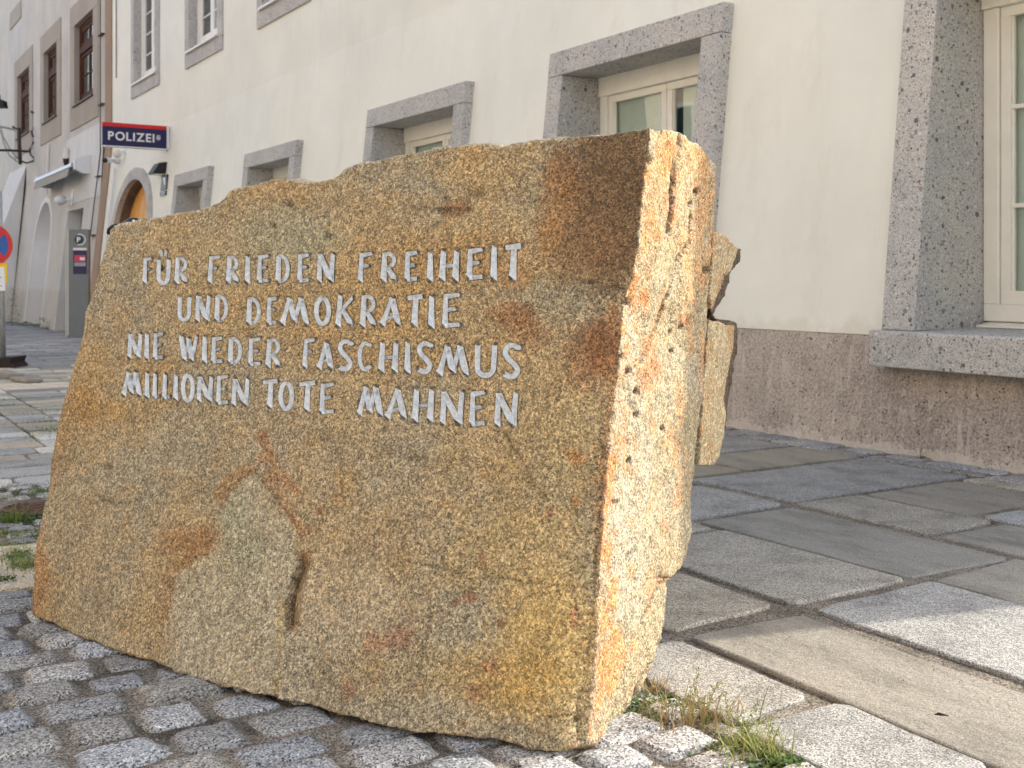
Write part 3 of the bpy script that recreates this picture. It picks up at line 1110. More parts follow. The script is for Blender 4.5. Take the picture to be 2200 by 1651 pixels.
def arrays(me):
    n = len(me.vertices)
    co = np.empty(n * 3)
    me.vertices.foreach_get('co', co)
    nr = np.empty(n * 3)
    me.vertices.foreach_get('normal', nr)
    return co.reshape(-1, 3), nr.reshape(-1, 3)


def lerpc(c, col, m):
    return c + (np.array(col) - c) * m[:, None]


def paint(co, nr, x, y, front, side):
    """natural stain colours of the rock, independent of light"""
    n1 = fbm(co, 3.0, 4, 5.0)
    n2 = fbm(co, 9.0, 4, 15.0)
    n3 = fbm(co, 26.0, 3, 25.0)
    base = np.tile(np.array([0.40, 0.295, 0.155]), (len(co), 1))
    base = lerpc(base, (0.335, 0.29, 0.195), np.clip(0.55 + n1 * 1.8 + n2 * 0.8, 0, 1) * 0.9)
    base = lerpc(base, (0.40, 0.245, 0.085), np.clip(n2 * 1.3 + n3 * 0.5, 0, 1) * 0.6)
    fr = front.astype(float)
    xw = x + 26 * n2 + 14 * n3
    yw = y + 26 * fbm(co, 9.0, 4, 55.0) + 14 * fbm(co, 26.0, 3, 65.0)

    def blob(c, px, py, rx, ry, col, s, soft=0.6):
        d = np.sqrt(((xw - px) / rx) ** 2 + ((yw - py) / ry) ** 2)
        return lerpc(c, col, (1 - sstep(1 - soft, 1 + soft * 0.5, d)) * s * fr)

    c = base
    # spalled pale area lower left
    spall = in_poly(xw * .5 + x * .5, yw * .5 + y * .5, [(330, 1440), (345, 1330), (372, 1230), (440, 1190), (450, 1120), (500, 1040), (545, 1010), (590, 1060), (640, 1150), (650, 1190), (640, 1270), (610, 1400), (590, 1520)])
    c = lerpc(c, (0.42, 0.365, 0.245), spall * 0.8 * fr)
    c = blob(c, 500, 1140, 60, 120, (0.30, 0.29, 0.18), .6)
    c = blob(c, 720, 1300, 150, 130, (0.45, 0.37, 0.24), .55)
    c = blob(c, 1130, 1180, 170, 120, (0.45, 0.32, 0.13), .6)
    c = blob(c, 1180, 1400, 130, 180, (0.54, 0.37, 0.13), .75)
    c = blob(c, 1090, 1470, 170, 80, (0.50, 0.32, 0.10), .65)
    c = blob(c, 1220, 960, 80, 140, (0.45, 0.34, 0.16), .6)
    c = blob(c, 880, 1450, 200, 60, (0.36, 0.26, 0.12), .5)
    c = blob(c, 620, 900, 300, 70, (0.36, 0.27, 0.15), .5)
    c = blob(c, 200, 1180, 90, 170, (0.35, 0.29, 0.19), .5)
    # green-grey veil
    c = blob(c, 620, 500, 120, 70, (0.32, 0.31, 0.21), .7)
    c = blob(c, 560, 560, 160, 80, (0.36, 0.32, 0.2), .4)
    c = blob(c, 1180, 640, 110, 50, (0.27, 0.24, 0.165), .7)
    c = blob(c, 1225, 340, 60, 45, (0.20, 0.185, 0.145), .7)
    # dark brown upper right and rust
    c = blob(c, 800, 690, 380, 130, (0.39, 0.25, 0.095), .5)
    c = blob(c, 1000, 560, 240, 60, (0.37, 0.22, 0.08), .5)
    c = blob(c, 1320, 430, 110, 230, (0.15, 0.09, 0.042), .92, .45)
    c = blob(c, 1260, 520, 90, 90, (0.22, 0.13, 0.06), .8)
    c = blob(c, 1210, 390, 45, 80, (0.27, 0.13, 0.045), .75)
    c = blob(c, 1180, 490, 40, 60, (0.34, 0.17, 0.05), .6)
    c = blob(c, 1300, 740, 60, 70, (0.19, 0.085, 0.035), .9)
    c = blob(c, 1255, 780, 60, 80, (0.27, 0.13, 0.05), .65)
    c = blob(c, 1105, 680, 50, 35, (0.28, 0.12, 0.05), .65)
    c = blob(c, 1140, 720, 60, 30, (0.30, 0.14, 0.06), .5)
    c = blob(c, 980, 440, 30, 25, (0.27, 0.12, 0.05), .6)
    c = blob(c, 1120, 590, 40, 30, (0.32, 0.17, 0.06), .5)
    c = blob(c, 225, 885, 75, 38, (0.38, 0.24, 0.08), .65)
    c = blob(c, 170, 860, 40, 60, (0.36, 0.20, 0.07), .5)
    c = blob(c, 340, 800, 60, 30, (0.37, 0.22, 0.07), .45)
    c = blob(c, 85, 1260, 28, 130, (0.36, 0.19, 0.07), .65)
    c = blob(c, 120, 950, 30, 90, (0.34, 0.2, 0.08), .5)
    c = blob(c, 400, 1160, 65, 42, (0.31, 0.17, 0.07), .75)
    c = blob(c, 1240, 975, 28, 22, (0.42, 0.19, 0.06), .75)
    c = blob(c, 1240, 1080, 18, 22, (0.40, 0.2, 0.06), .7)
    for (px, py, r, s) in ((850, 1370, 34, .6), (800, 1380, 26, .5), (1010, 1280, 20, .7), (978, 1290, 14, .7), (1035, 1200, 18, .5), (1080, 1330, 14, .5), (1240, 1330, 14, .7), (1240, 1350, 12, .6), (1050, 1430, 22, .5), (740, 1480, 20, .5), (1020, 1500, 24, .5), (1185, 1100, 16, .5), (690, 1110, 14, .6), (560, 940, 14, .5)):
        c = blob(c, px, py, r, r, (0.30, 0.12, 0.06), s)
    for line, wd, col, s in (([(345, 1330), (365, 1220), (432, 1175), (452, 1110), (490, 1050), (535, 1000), (555, 985)], 15, (0.36, 0.19, 0.075), .62),
                             ([(562, 935), (570, 980), (600, 1050), (615, 1090), (640, 1130), (665, 1150)], 14, (0.34, 0.17, 0.065), .6),
                             ([(575, 960), (600, 1010), (640, 1060)], 9, (0.36, 0.17, 0.06), .7),
                             ([(602, 1290), (598, 1400), (592, 1470)], 8, (0.36, 0.26, 0.09), .45),
                             ([(345, 1430), (335, 1330)], 26, (0.40, 0.26, 0.11), .4),
                             ([(1085, 930), (1110, 985), (1175, 1070)], 6, (0.26, 0.19, 0.08), .6),
                             ([(1320, 660), (1312, 900), (1290, 1100), (1283, 1350)], 13, (0.36, 0.18, 0.07), .5)):
        d = seg_dist(xw * .6 + x * .4, yw * .6 + y * .4, line)
        c = lerpc(c, col, (1 - sstep(wd * .3, wd * 1.5, d)) * s * fr * np.clip(.8 + 1.2 * n3 + .7 * n2, .35, 1))
    # fresh split end
    sd = side.astype(float)
    sc_ = np.tile(np.array([0.35, 0.285, 0.175]), (len(co), 1))
    sc_ = lerpc(sc_, (0.39, 0.34, 0.245), np.clip(0.5 + n1 * 2, 0, 1) * .8)
    warm = np.clip(1 - (y - 270) / 500, 0, 1) * np.clip(0.75 + n2 * 1.6, 0, 1)
    sc_ = lerpc(sc_, (0.44, 0.295, 0.125), warm * .85)
    r1 = np.clip((n2 + n3 * .8 - .14) * 3.2, 0, 1)
    near = np.clip(1 - (x - np.interp(y, [270, 600, 900, 1200, 1600], [1400, 1361, 1312, 1293, 1262])) / 75, 0, 1)
    sc_ = lerpc(sc_, (0.50, 0.22, 0.07), np.clip(r1 * (.5 + near), 0, 1) * .85)
    sc_ = lerpc(sc_, (0.42, 0.20, 0.08), np.clip(near - .45, 0, 1) * .8 * np.clip(.6 + n2 * 2, 0, 1))
    for (px, py, r, s) in ((1470, 690, 16, .9), (1405, 795, 26, .8), (1385, 830, 16, .7), (1335, 955, 18, .8), (1430, 440, 22, .6), (1500, 470, 20, .5), (1352, 1010, 14, .6), (1310, 1080, 12, .8), (1440, 1250, 14, .5)):
        d = np.hypot(xw * .4 + x * .6 - px, yw * .4 + y * .6 - py) / r
        sc_ = lerpc(sc_, (0.42, 0.20, 0.09), (1 - sstep(.4, 1.4, d)) * s)
    c = c * (1 - sd[:, None]) + sc_ * sd[:, None]
    c *= (1 + 0.16 * n3)[:, None]
    return np.clip(c, 0.01, 0.9)


CRACKS_F = [([(900, 452), (960, 448), (990, 452), (1040, 447), (1075, 442)], 2.2), ([(1085, 434), (1160, 428), (1230, 426)], 1.6), ([(1335, 428), (1372, 425)], 1.6),
            ([(1190, 598), (1260, 606), (1305, 614), (1350, 622)], 2.4), ([(1290, 560), (1360, 590)], 1.4),
            ([(205, 1060), (235, 1080), (262, 1083), (300, 1074)], 2.4), ([(640, 1186), (740, 1188), (860, 1200), (960, 1225), (1060, 1240), (1180, 1258), (1285, 1262)], 1.8),
            ([(1298, 960), (1290, 1080), (1277, 1240), (1270, 1360), (1258, 1430), (1243, 1510), (1240, 1590)], 2.6),
            ([(925, 1310), (918, 1360), (900, 1440)], 1.7), ([(560, 1390), (540, 1420)], 1.6), ([(925, 375), (935, 400)], 2.2), ([(320, 590), (345, 580)], 1.8), ([(700, 968), (930, 990), (1150, 1000), (1290, 1012)], 1.2), ([(1085, 930), (1130, 1010), (1180, 1075)], 1.8),
            ([(480, 430), (560, 412), (640, 400)], 1.3), ([(520, 480), (545, 478)], 2.0), ([(1040, 1585), (1100, 1560), (1190, 1540), (1240, 1535)], 1.8)]
CRACKS_S = [([(1458, 290), (1447, 340), (1440, 420), (1432, 500)], 3.2), ([(1482, 470), (1480, 520), (1455, 560), (1440, 620), (1420, 670), (1400, 720), (1375, 780)], 2.0),
            ([(1300, 1256), (1340, 1244), (1385, 1248), (1440, 1236)], 1.0), ([(1425, 1240), (1400, 1300), (1380, 1340)], 1.8), ([(1410, 1420), (1385, 1450), (1370, 1480), (1362, 1540)], 3.0), ([(1352, 350), (1388, 348)], 1.5)]
HOLES_S = [(1463, 706, 5), (1445, 716, 4), (1450, 755, 6), (1337, 768, 7), (1352, 800, 7), (1367, 842, 7), (1367, 890, 6), (1427, 922, 5), (1352, 990, 6), (1318, 1080, 5), (1500, 412, 7), (1482, 440, 6), (1483, 468, 5), (1393, 345, 12), (1436, 1248, 9), (1345, 650, 10), (1520, 580, 8)]
HOLES_F = [(1022, 412, 12), (618, 437, 7), (232, 1003, 6), (955, 455, 8), (700, 505, 6), (345, 578, 6), (585, 484, 5), (1240, 1545, 6)]


def build_monument():
    root = empty('memorial_stone', (-0.3, 3.0, 0), 'big leaning rusty brown granite block with four carved lines of white lettering', 'memorial stone')
    me = remesh(mb, 0.0062)
    bm = bmesh.new()
    bm.from_mesh(me)
    # finer faces where the inscription is carved
    sel = set()
    for f in bm.faces:
        if f.normal.dot(FN) > 0.8:
            c = f.calc_center_median()
            px, py = CX + F_PX * c.x / c.y, CY - F_PX * (c.z - 1) / c.y
            if 252 < px < 1130 and 525 < py < 925:
                yl = np.interp(px, [260, 700, 1120], [878, 905, 935])
                if py < yl: sel.update(f.edges)
    bmesh.ops.subdivide_edges(bm, edges=list(sel), cuts=2, use_grid_fill=True)
    bm.to_mesh(me)
    bm.free()
    co, nr = arrays(me)
    fd = nr @ np.array(FN)
    sdot = nr @ np.array(RNP)
    x, y = to_px(co)
    front = (fd > 0.62)
    side = (sdot > 0.62) & ~front
    n1 = fbm(co, 5.0, 4, 1.0)
    n2 = fbm(co, 24.0, 3, 2.0)
    n3 = fbm(co, 85.0, 2, 3.0)
    xw = x + 10 * n2
    yw = y + 10 * fbm(co, 24, 3, 90)
    amp1 = np.where(front, 0.006, 0.012)
    disp = n1 * amp1 + n2 * np.where(front, 0.0032, 0.006) + n3 * np.where(front, 0.0014, 0.0028)
    # spalled hollow with a sharp rim, and the deep notch
    sp = in_poly(xw, yw, [(300, 1460), (340, 1330), (372, 1215), (440, 1190), (450, 1120), (500, 1040), (545, 1010), (590, 1060), (640, 1130), (625, 1185), (640, 1190), (630, 1220), (612, 1290), (614, 1350), (600, 1400), (590, 1530)])
    disp -= np.where(front & sp, 0.008, 0.0) * (np.abs(n2) * .3 + .85)
    d1 = seg_dist(xw, yw, [(640, 1192), (632, 1220), (612, 1275), (611, 1300), (613, 1345), (628, 1352)])
    rightof = x > np.interp(y, [1185, 1220, 1275, 1300, 1350], [640, 630, 611, 610, 612])
    inr = (y > 1186) & (y < 1360)
    notch = front & inr & rightof
    fall = np.clip(1 - (x - np.interp(y, [1185, 1220, 1275, 1300, 1350], [640, 630, 611, 610, 612])) / 38, 0, 1)
    disp -= np.where(notch, 0.042 * fall * np.clip(np.minimum(y - 1186, 1360 - y) / 25, 0, 1), 0)
    d2 = seg_dist(x, y, [(940, 1040), (965, 1010), (1010, 1005), (1040, 1020), (1055, 1070), (1040, 1110)])
    disp -= np.where(front, 0.004 * (1 - sstep(4, 16, d2)), 0)
    crk = np.zeros(len(co))
    for pts, wd in CRACKS_F:
        d = seg_dist(x + 5 * n2, y + 6 * n3, pts)
        crk = np.maximum(crk, np.where(front, (1 - sstep(wd * .6, wd * 1.7, d)) * min(1, wd / 2.0) * np.clip(.75 + 1.2 * n2, .25, 1), 0))
    for pts, wd in CRACKS_S:
        d = seg_dist(x + 4 * n2, y + 6 * n3, pts)
        crk = np.maximum(crk, np.where(side, (1 - sstep(wd * .8, wd * 2.0, d)) * np.clip(wd / 2, .35, 1) * np.clip(.8 + n2 * 1.5, .2, 1), 0))
    disp -= crk * np.where(side, 0.018, 0.0055)
    crk = np.maximum(crk, np.where(front, 1 - sstep(2.5, 6, d1), 0))
    hol = np.zeros(len(co))
    for (px, py, r) in HOLES_S:
        hol = np.maximum(hol, np.where(side, 1 - sstep(r * .5, r * 1.2, np.hypot(x - px + 3 * n3, y - py + 3 * n2)), 0))
    for (px, py, r) in HOLES_F:
        hol = np.maximum(hol, np.where(front, (1 - sstep(r * .5, r * 1.2, np.hypot((x - px) * .6 + 3 * n3, y - py + 3 * n2))) * .6, 0))
    disp -= hol * 0.020
    col = paint(co, nr, x, y, front, side)
    col = lerpc(col, (0.07, 0.045, 0.03), np.clip(crk * np.where(side, .8, .5) + hol * .75, 0, .9))
    col = lerpc(col, (0.30, 0.18, 0.08), np.where(notch, 0.7 * np.clip(fall * 2, 0, 1), 0))
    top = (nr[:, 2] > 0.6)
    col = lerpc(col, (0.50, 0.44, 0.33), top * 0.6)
    co = co + nr * disp[:, None]
    bvh = BVHTree.FromPolygons([tuple(p) for p in co], [tuple(p.vertices) for p in me.polygons])
    # ---------------- letters
    fnv = Vector(FN)
    # lower the rock under each stroke
    low = np.zeros(len(co))
    cand = np.where(front & (x > 250) & (x < 1135) & (y > 520) & (y < 930))[0]
    xc, yc = x[cand], y[cand]
    lowc = np.zeros(len(cand))
    for li, q, ws in strokes:
        m = (xc > min(a for a, b in q) - 12) & (xc < max(a for a, b in q) + 12) & (yc > min(b for a, b in q) - 12) & (yc < max(b for a, b in q) + 12)
        if not m.any(): continue
        d = seg_dist(xc[m], yc[m], q)
        lowc[m] = np.maximum(lowc[m], (d < max(ws) * .5 + 0.1) * 1.0)
    low[cand] = lowc
    let_geo = {}
    for li, q, ws in strokes:
        rows = []
        n = len(q)
        for i in range(n):
            a = q[max(i - 1, 0)]
            b = q[min(i + 1, n - 1)]
            tx, ty = b[0] - a[0], b[1] - a[1]
            L = math.hypot(tx, ty)
            tx, ty = tx / L, ty / L
            nx, ny = -ty, tx
            hw = ws[i] * .5
            skew = 0.0
            if n == 6 and abs(ty) > .6:                # straight stems get chiselled slanting ends
                if i == 0: skew = hw * 0.55
                if i == n - 1: skew = hw * 0.8
            row = []
            for f, dpt in ((1, 0.0012), (0.55, -0.0028), (0.0, -0.0065), (-0.55, -0.0028), (-1, 0.0012)):
                j = 0.5 * mnoise.noise((q[i][0] * .2 + f * 3, q[i][1] * .2, li))
                px = q[i][0] + nx * hw * f * (1 + .2 * j) + tx * skew * f * (-1 if i == 0 else 1) * (1 if nx * f > 0 else 1)
                py = q[i][1] + ny * hw * f * (1 + .2 * j) + ty * skew * f * (-1 if i == 0 else -1)
                if (i == 0 or i == n - 1) and len(q) == 6: dp = 0.0012
                else: dp = dpt
                r = ray(px, py)
                hit = bvh.ray_cast(Vector((0, 0, 1)), r.normalized())
                P = hit[0] if hit[0] is not None else face_pt(px, py)
                row.append(P + fnv * dp)
            rows.append(row)
        V, Fc = let_geo.setdefault(li, ([], []))
        b0 = len(V)
        for r in rows: V += [tuple(p) for p in r]
        for i in range(n - 1):
            for k in range(4):
                Fc.append((b0 + i * 5 + k, b0 + i * 5 + k + 1, b0 + (i + 1) * 5 + k + 1, b0 + (i + 1) * 5 + k))
    co = co - np.array(FN)[None, :] * (low * 0.0135)[:, None]
    col = lerpc(col, (0.5, 0.5, 0.47), low * .8)
    me.vertices.foreach_set('co', co.ravel())
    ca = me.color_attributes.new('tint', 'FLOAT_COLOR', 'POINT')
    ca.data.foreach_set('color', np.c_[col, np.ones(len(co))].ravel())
    me.update()
    me.polygons.foreach_set('use_smooth', [True] * len(me.polygons))
    me.name = 'granite_block'
    me.materials.clear()
    me.materials.append(M['monument'])
    ob = bpy.data.objects.new('granite_block', me)
    COL.objects.link(ob)
    me.transform(Matrix.Translation(-root.location))
    ob.parent = root
    for li, (V, Fc) in let_geo.items():
        link_mesh('letter', V, Fc, M['letter'], root, smooth=False)
    # ---------------- two split-off plates behind the sunlit end, plus added backing that paints shade
    plate1 = [(1531, 497), (1545, 500), (1562, 512), (1590, 535), (1582, 560), (1560, 596), (1552, 622), (1540, 650), (1528, 668), (1529, 600), (1532, 540)]
    plate2 = [(1526, 682), (1546, 690), (1580, 699), (1577, 730), (1567, 790), (1557, 860), (1556, 935), (1550, 975), (1538, 1002), (1504, 1004), (1508, 930), (1514, 830), (1521, 740)]
    plate1_shade = [(1528, 660), (1540, 600), (1575, 545), (1592, 536), (1590, 552), (1572, 590), (1562, 612), (1554, 640), (1540, 664), (1534, 690)]
    plate2_shade = [(1530, 676), (1552, 684), (1583, 694), (1583, 730), (1574, 790), (1566, 860), (1560, 930), (1548, 920), (1556, 800), (1570, 705), (1545, 696)]
    for pl, inset in ((plate1, 0.05), (plate2, 0.02), (plate1_shade, 0.075), (plate2_shade, 0.05)):
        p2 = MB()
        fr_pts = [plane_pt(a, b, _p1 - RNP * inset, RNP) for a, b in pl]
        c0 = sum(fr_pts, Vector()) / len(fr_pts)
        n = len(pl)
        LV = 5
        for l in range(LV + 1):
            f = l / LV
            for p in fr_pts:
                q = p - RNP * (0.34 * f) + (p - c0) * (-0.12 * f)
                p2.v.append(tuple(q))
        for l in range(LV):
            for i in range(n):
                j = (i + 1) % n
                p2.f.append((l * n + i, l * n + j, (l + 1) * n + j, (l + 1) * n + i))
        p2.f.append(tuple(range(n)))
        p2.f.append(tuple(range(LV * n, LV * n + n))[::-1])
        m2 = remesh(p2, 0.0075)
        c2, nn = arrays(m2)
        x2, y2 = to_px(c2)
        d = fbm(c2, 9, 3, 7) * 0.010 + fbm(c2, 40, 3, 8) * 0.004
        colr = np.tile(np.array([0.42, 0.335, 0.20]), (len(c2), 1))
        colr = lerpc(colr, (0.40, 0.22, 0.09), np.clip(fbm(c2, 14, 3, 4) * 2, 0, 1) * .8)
        if pl in (plate1_shade, plate2_shade): colr = colr * 0 + np.array([0.12, 0.085, 0.055])  # backing plates painted dark to stand in for shade along the right edges
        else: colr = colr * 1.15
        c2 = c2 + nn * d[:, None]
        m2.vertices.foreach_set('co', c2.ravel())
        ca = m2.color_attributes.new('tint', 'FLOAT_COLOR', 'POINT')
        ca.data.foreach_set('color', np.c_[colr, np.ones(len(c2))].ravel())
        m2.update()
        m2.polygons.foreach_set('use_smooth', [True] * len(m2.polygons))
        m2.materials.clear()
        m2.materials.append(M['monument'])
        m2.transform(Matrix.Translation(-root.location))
        m2.name = 'split_or_shade_plate'
        o2 = bpy.data.objects.new('split_or_shade_plate', m2)
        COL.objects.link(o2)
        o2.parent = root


build_monument()

# ------------------------------------------------------------------ the police building
VA, VE = 1.62, 26.25                   # building ends along the street; unseen near end placed to let sun through
EAVE = 9.6
pol = empty('police_building', U(UB0, 14, 0), 'cream plastered building with grey stone window surrounds behind the memorial', 'building')


def wall_face(name, v0, v1, z0, z1, holes, mat, root, arch=None, off=0.0):
    """wall skin with rectangular openings; arch = (va, vb, zspring, ztop, bottom)"""
    vs = sorted(set([v0, v1] + [h[0] for h in holes] + [h[1] for h in holes] + ([arch[0], arch[1]] if arch else [])))
    zs = sorted(set([z0, z1, ZK] + [h[2] for h in holes] + [h[3] for h in holes] + ([arch[3], arch[4]] if arch else [])))
    vs = [v for v in vs if v0 <= v <= v1]
    zs = [z for z in zs if z0 <= z <= z1]
    b = MB()
    for i in range(len(vs) - 1):
        for j in range(len(zs) - 1):
            a, c = (vs[i] + vs[i + 1]) / 2, (zs[j] + zs[j + 1]) / 2
            if any(h[0] < a < h[1] and h[2] < c < h[3] for h in holes): continue
            if arch and arch[0] < a < arch[1] and arch[4] < c < arch[3]: continue
            b.add([Wl(off, vs[i], zs[j]), Wl(off, vs[i + 1], zs[j]), Wl(off, vs[i + 1], zs[j + 1]), Wl(off, vs[i], zs[j + 1])], [(0, 1, 2, 3)])
    if arch:
        va, vb, zsr, zt, zb = arch
        n = 24
        cx, rx, rz = (va + vb) / 2, (vb - va) / 2, zt - zsr

        def az(v): return zsr + rz * math.sqrt(max(0, 1 - ((v - cx) / rx) ** 2))
        for i in range(n):
            a = cx - rx * math.cos(math.pi * i / n)
            c = cx - rx * math.cos(math.pi * (i + 1) / n)
            if abs(az(a) - zt) < 1e-6 and abs(az(c) - zt) < 1e-6: continue
            b.add([Wl(off, a, az(a)), Wl(off, c, az(c)), Wl(off, c, zt), Wl(off, a, zt)], [(0, 1, 2, 3)])
    return b.build(name, mat, root)


def window(root, v0, v1, z0, z1, bar=0.21, proud=0.10, reveal=0.47, sillh=0.2, sillout=0.05, sill_ext=0.03, frame='cream_paint', surround='conglomerate',
           cols=2, rows=(0.52, 0.76), curt=True, upper=False, wood=0.075, back='room', transom=None):
    """v0..v1, z0..z1: outer size of the stone surround; part > sub-parts"""
    b = MB()
    zi0 = z0 + (sillh if not upper else bar)
    uw = (ub((z0 + z1) / 2) + reveal - 0.06) if not upper else ub(3.9) + reveal - 0.10
    jr = empty('window', Wl(0, (v0 + v1) / 2, z0))
    jr.parent = root
    jr.location = jr.location - root.location

    def block(q0, q1, r0, r1, nm, pr=proud):
        """stone from the leaning wall face back to the upright joinery"""
        V = []
        for v_ in (q0, q1):
            V += [Wl(pr, v_, r0), Wl(pr, v_, r1), U(uw + 0.09, v_, r1), U(uw + 0.09, v_, r0)]
        return MB().add(V, [(0, 1, 2, 3), (7, 6, 5, 4), (0, 4, 5, 1), (1, 5, 6, 2), (2, 6, 7, 3), (3, 7, 4, 0)]).build(nm, M[surround], jr, bevel=0.008)
    for a, c in ((v0, v0 + bar), (v1 - bar, v1)):
        block(a, c, zi0, z1 - bar, 'jamb')
    block(v0, v1, z1 - bar + 0.003, z1, 'lintel', proud + 0.002)
    if upper:
        block(v0, v1, z0, z0 + bar - 0.003, 'sill_stone')
        MB().prism([(-0.02, zi0 + 0.004), (-0.02, zi0 + 0.035), (0.21, zi0 + 0.06), (0.21, zi0 + 0.004)], lambda d, z, v: U(ub(3.9) - proud - 0.03 + d, v, z), v0 + bar - 0.06, v1 - bar + 0.06).build('sill', M['white_paint' if frame != 'brown_wood' else 'black_sill'], jr)
    else:
        # stone sill with a sloping top
        zt = z0 + sillh
        s = MB()
        ui = uw + 0.09
        uo = ub(z0) - proud - sillout
        poly = [(uo, z0), (uo, zt - 0.012), (uo + 0.012, zt - 0.003), (ui, zt + 0.012), (ui, z0)]
        s.prism(poly, lambda u, z, v: U(u, v, z), v0 - sill_ext, v1 + sill_ext)
        s.build('sill_stone', M[surround], jr, bevel=0.006)
        ue = uw - 0.07
        MB().prism([(ue - 0.03, zt + 0.012), (ue - 0.03, zt + 0.024), (ue + 0.12, zt + 0.045), (ue + 0.12, zt + 0.012)], lambda u, z, v: U(u, v, z), v0 + bar + 0.03, v1 - bar - 0.03).build('sill', M[frame], jr)
    # joinery stands upright
    a0, a1 = v0 + bar + 0.004, v1 - bar - 0.004
    c0, c1 = zi0 + (0.045 if not upper else 0.06), z1 - bar + 0.03
    fr = MB()
    fw = wood * 1.35
    if not upper: fr.box(U, uw - 0.02, uw + 0.07, a0, a1, c1 - fw * 1.9, c1)
    else: fr.box(U, uw, uw + 0.07, a0, a1, c1 - fw, c1)
    fr.box(U, uw, uw + 0.07, a0, a1, c0, c0 + fw)
    ztop = c1 - fw * (1.9 if not upper else 1)
    fr.box(U, uw, uw + 0.07, a0, a0 + fw, c0 + fw, ztop)
    fr.box(U, uw, uw + 0.07, a1 - fw, a1, c0 + fw, ztop)
    if transom:
        zt_ = c0 + (c1 - c0) * transom
        fr.box(U, uw - 0.025, uw + 0.07, a0 + fw, a1 - fw, zt_ - 0.09, zt_ + 0.09)
    fr.build('window_frame', M[frame], jr, bevel=0.006)
    sv0, sv1 = a0 + fw, a1 - fw
    segs = [(c0 + fw, ztop)] if not transom else [(c0 + fw, zt_ - 0.09), (zt_ + 0.09, ztop)]
    for q, (sz0, sz1) in enumerate(segs):
        for k in range(cols):
            p0 = sv0 + (sv1 - sv0) * k / cols + 0.004
            p1 = sv0 + (sv1 - sv0) * (k + 1) / cols - 0.004
            s = MB()
            us = uw + 0.018
            sw = wood * .85
            s.box(U, us, us + 0.05, p0, p1, sz0, sz0 + sw * 1.25).box(U, us, us + 0.05, p0, p1, sz1 - sw, sz1)
            s.box(U, us, us + 0.05, p0, p0 + sw, sz0 + sw * 1.25, sz1 - sw).box(U, us, us + 0.05, p1 - sw, p1, sz0 + sw * 1.25, sz1 - sw)
            # inner bead
            s.box(U, us + 0.012, us + 0.04, p0 + sw, p0 + sw + 0.014, sz0 + sw, sz1 - sw).box(U, us + 0.012, us + 0.04, p1 - sw - 0.014, p1 - sw, sz0 + sw, sz1 - sw)
            rr = rows if not transom else ((0.5,) if q == 0 and rows else ())
            for r in rr:
                z = sz0 + (sz1 - sz0) * r
                s.box(U, us + 0.004, us + 0.045, p0 + sw, p1 - sw, z - 0.013, z + 0.013)
            s.build('sash', M[frame], jr, bevel=0.004)
            MB().box(U, us + 0.024, us + 0.030, p0 + sw - .005, p1 - sw + .005, sz0 + sw, sz1 - sw + .005).build('pane', M['glass'], jr)
    # the room behind
    rm = MB()
    rd = 1.6
    u0, u1 = uw + 0.075, uw + rd
    A = [U(u0, a0, c0), U(u0, a1, c0), U(u0, a1, c1), U(u0, a0, c1), U(u1, a0 - .5, c0 - .2), U(u1, a1 + .5, c0 - .2), U(u1, a1 + .5, c1 + .2), U(u1, a0 - .5, c1 + .2)]
    rm.add(A, [(4, 5, 6, 7), (0, 1, 5, 4), (3, 7, 6, 2), (0, 4, 7, 3), (1, 2, 6, 5)])
    rm.build('room', M[back], jr)
    if not upper:
        for k in range(cols):
            p0 = sv0 + (sv1 - sv0) * k / cols + wood * .6
            p1 = sv0 + (sv1 - sv0) * (k + 1) / cols - wood * .6
            MB().box(U, uw + .085, uw + .092, p0, p1 - (p1 - p0) * (.0 if k else .12), c0 + .1, c1).build('blind', M['blind'], jr)
    if curt:
        for (q0, q1) in ((a0 + 0.05, a0 + (a1 - a0) * .30), (a0 + (a1 - a0) * .62, a1 - 0.05)):
            cu = MB()
            n = 36
            pts = [(q0 + (q1 - q0) * i / n, uw + 0.20 + 0.028 * math.sin(i * 1.35) + 0.015 * math.sin(i * 0.6)) for i in range(n + 1)]
            for i in range(n):
                (va, ua), (vb, ub_) = pts[i], pts[i + 1]
                cu.add([U(ua, va, c0 + .02), U(ub_, vb, c0 + .02), U(ub_, vb, c1), U(ua, va, c1)], [(0, 1, 2, 3)])
            cu.build('curtain', M['curtain'], jr, smooth=True)
    return jr


GW = [(2.30, 4.535, 0.495, 2.99), (6.14, 8.385, 0.50, 2.985), (9.89, 12.24, 0.46, 2.975), (14.48, 16.62, 0.40, 2.865), (18.42, 20.43, 0.38, 2.85)]
UW = [(22.22, 24.42, 4.745, 7.6), (18.28, 20.42, 4.745, 7.6), (14.45, 16.58, 4.745, 7.6), (10.2, 12.3, 4.745, 7.6), (6.1, 8.3, 4.745, 7.6), (2.3, 4.5, 4.745, 7.6)]
ARCH = (22.28, 25.12, 1.95, 3.02, gz(24) - 0.05)
ins = 0.03
holes = [(a + ins, b - ins, c + ins, d - ins) for a, b, c, d in GW + UW]
wall_face('wall', VA, VE, 0.665, EAVE, [h for h in holes] , M['plaster'], pol, arch=(ARCH[0], ARCH[1], ARCH[2], ARCH[3], 0.665))
b = MB()
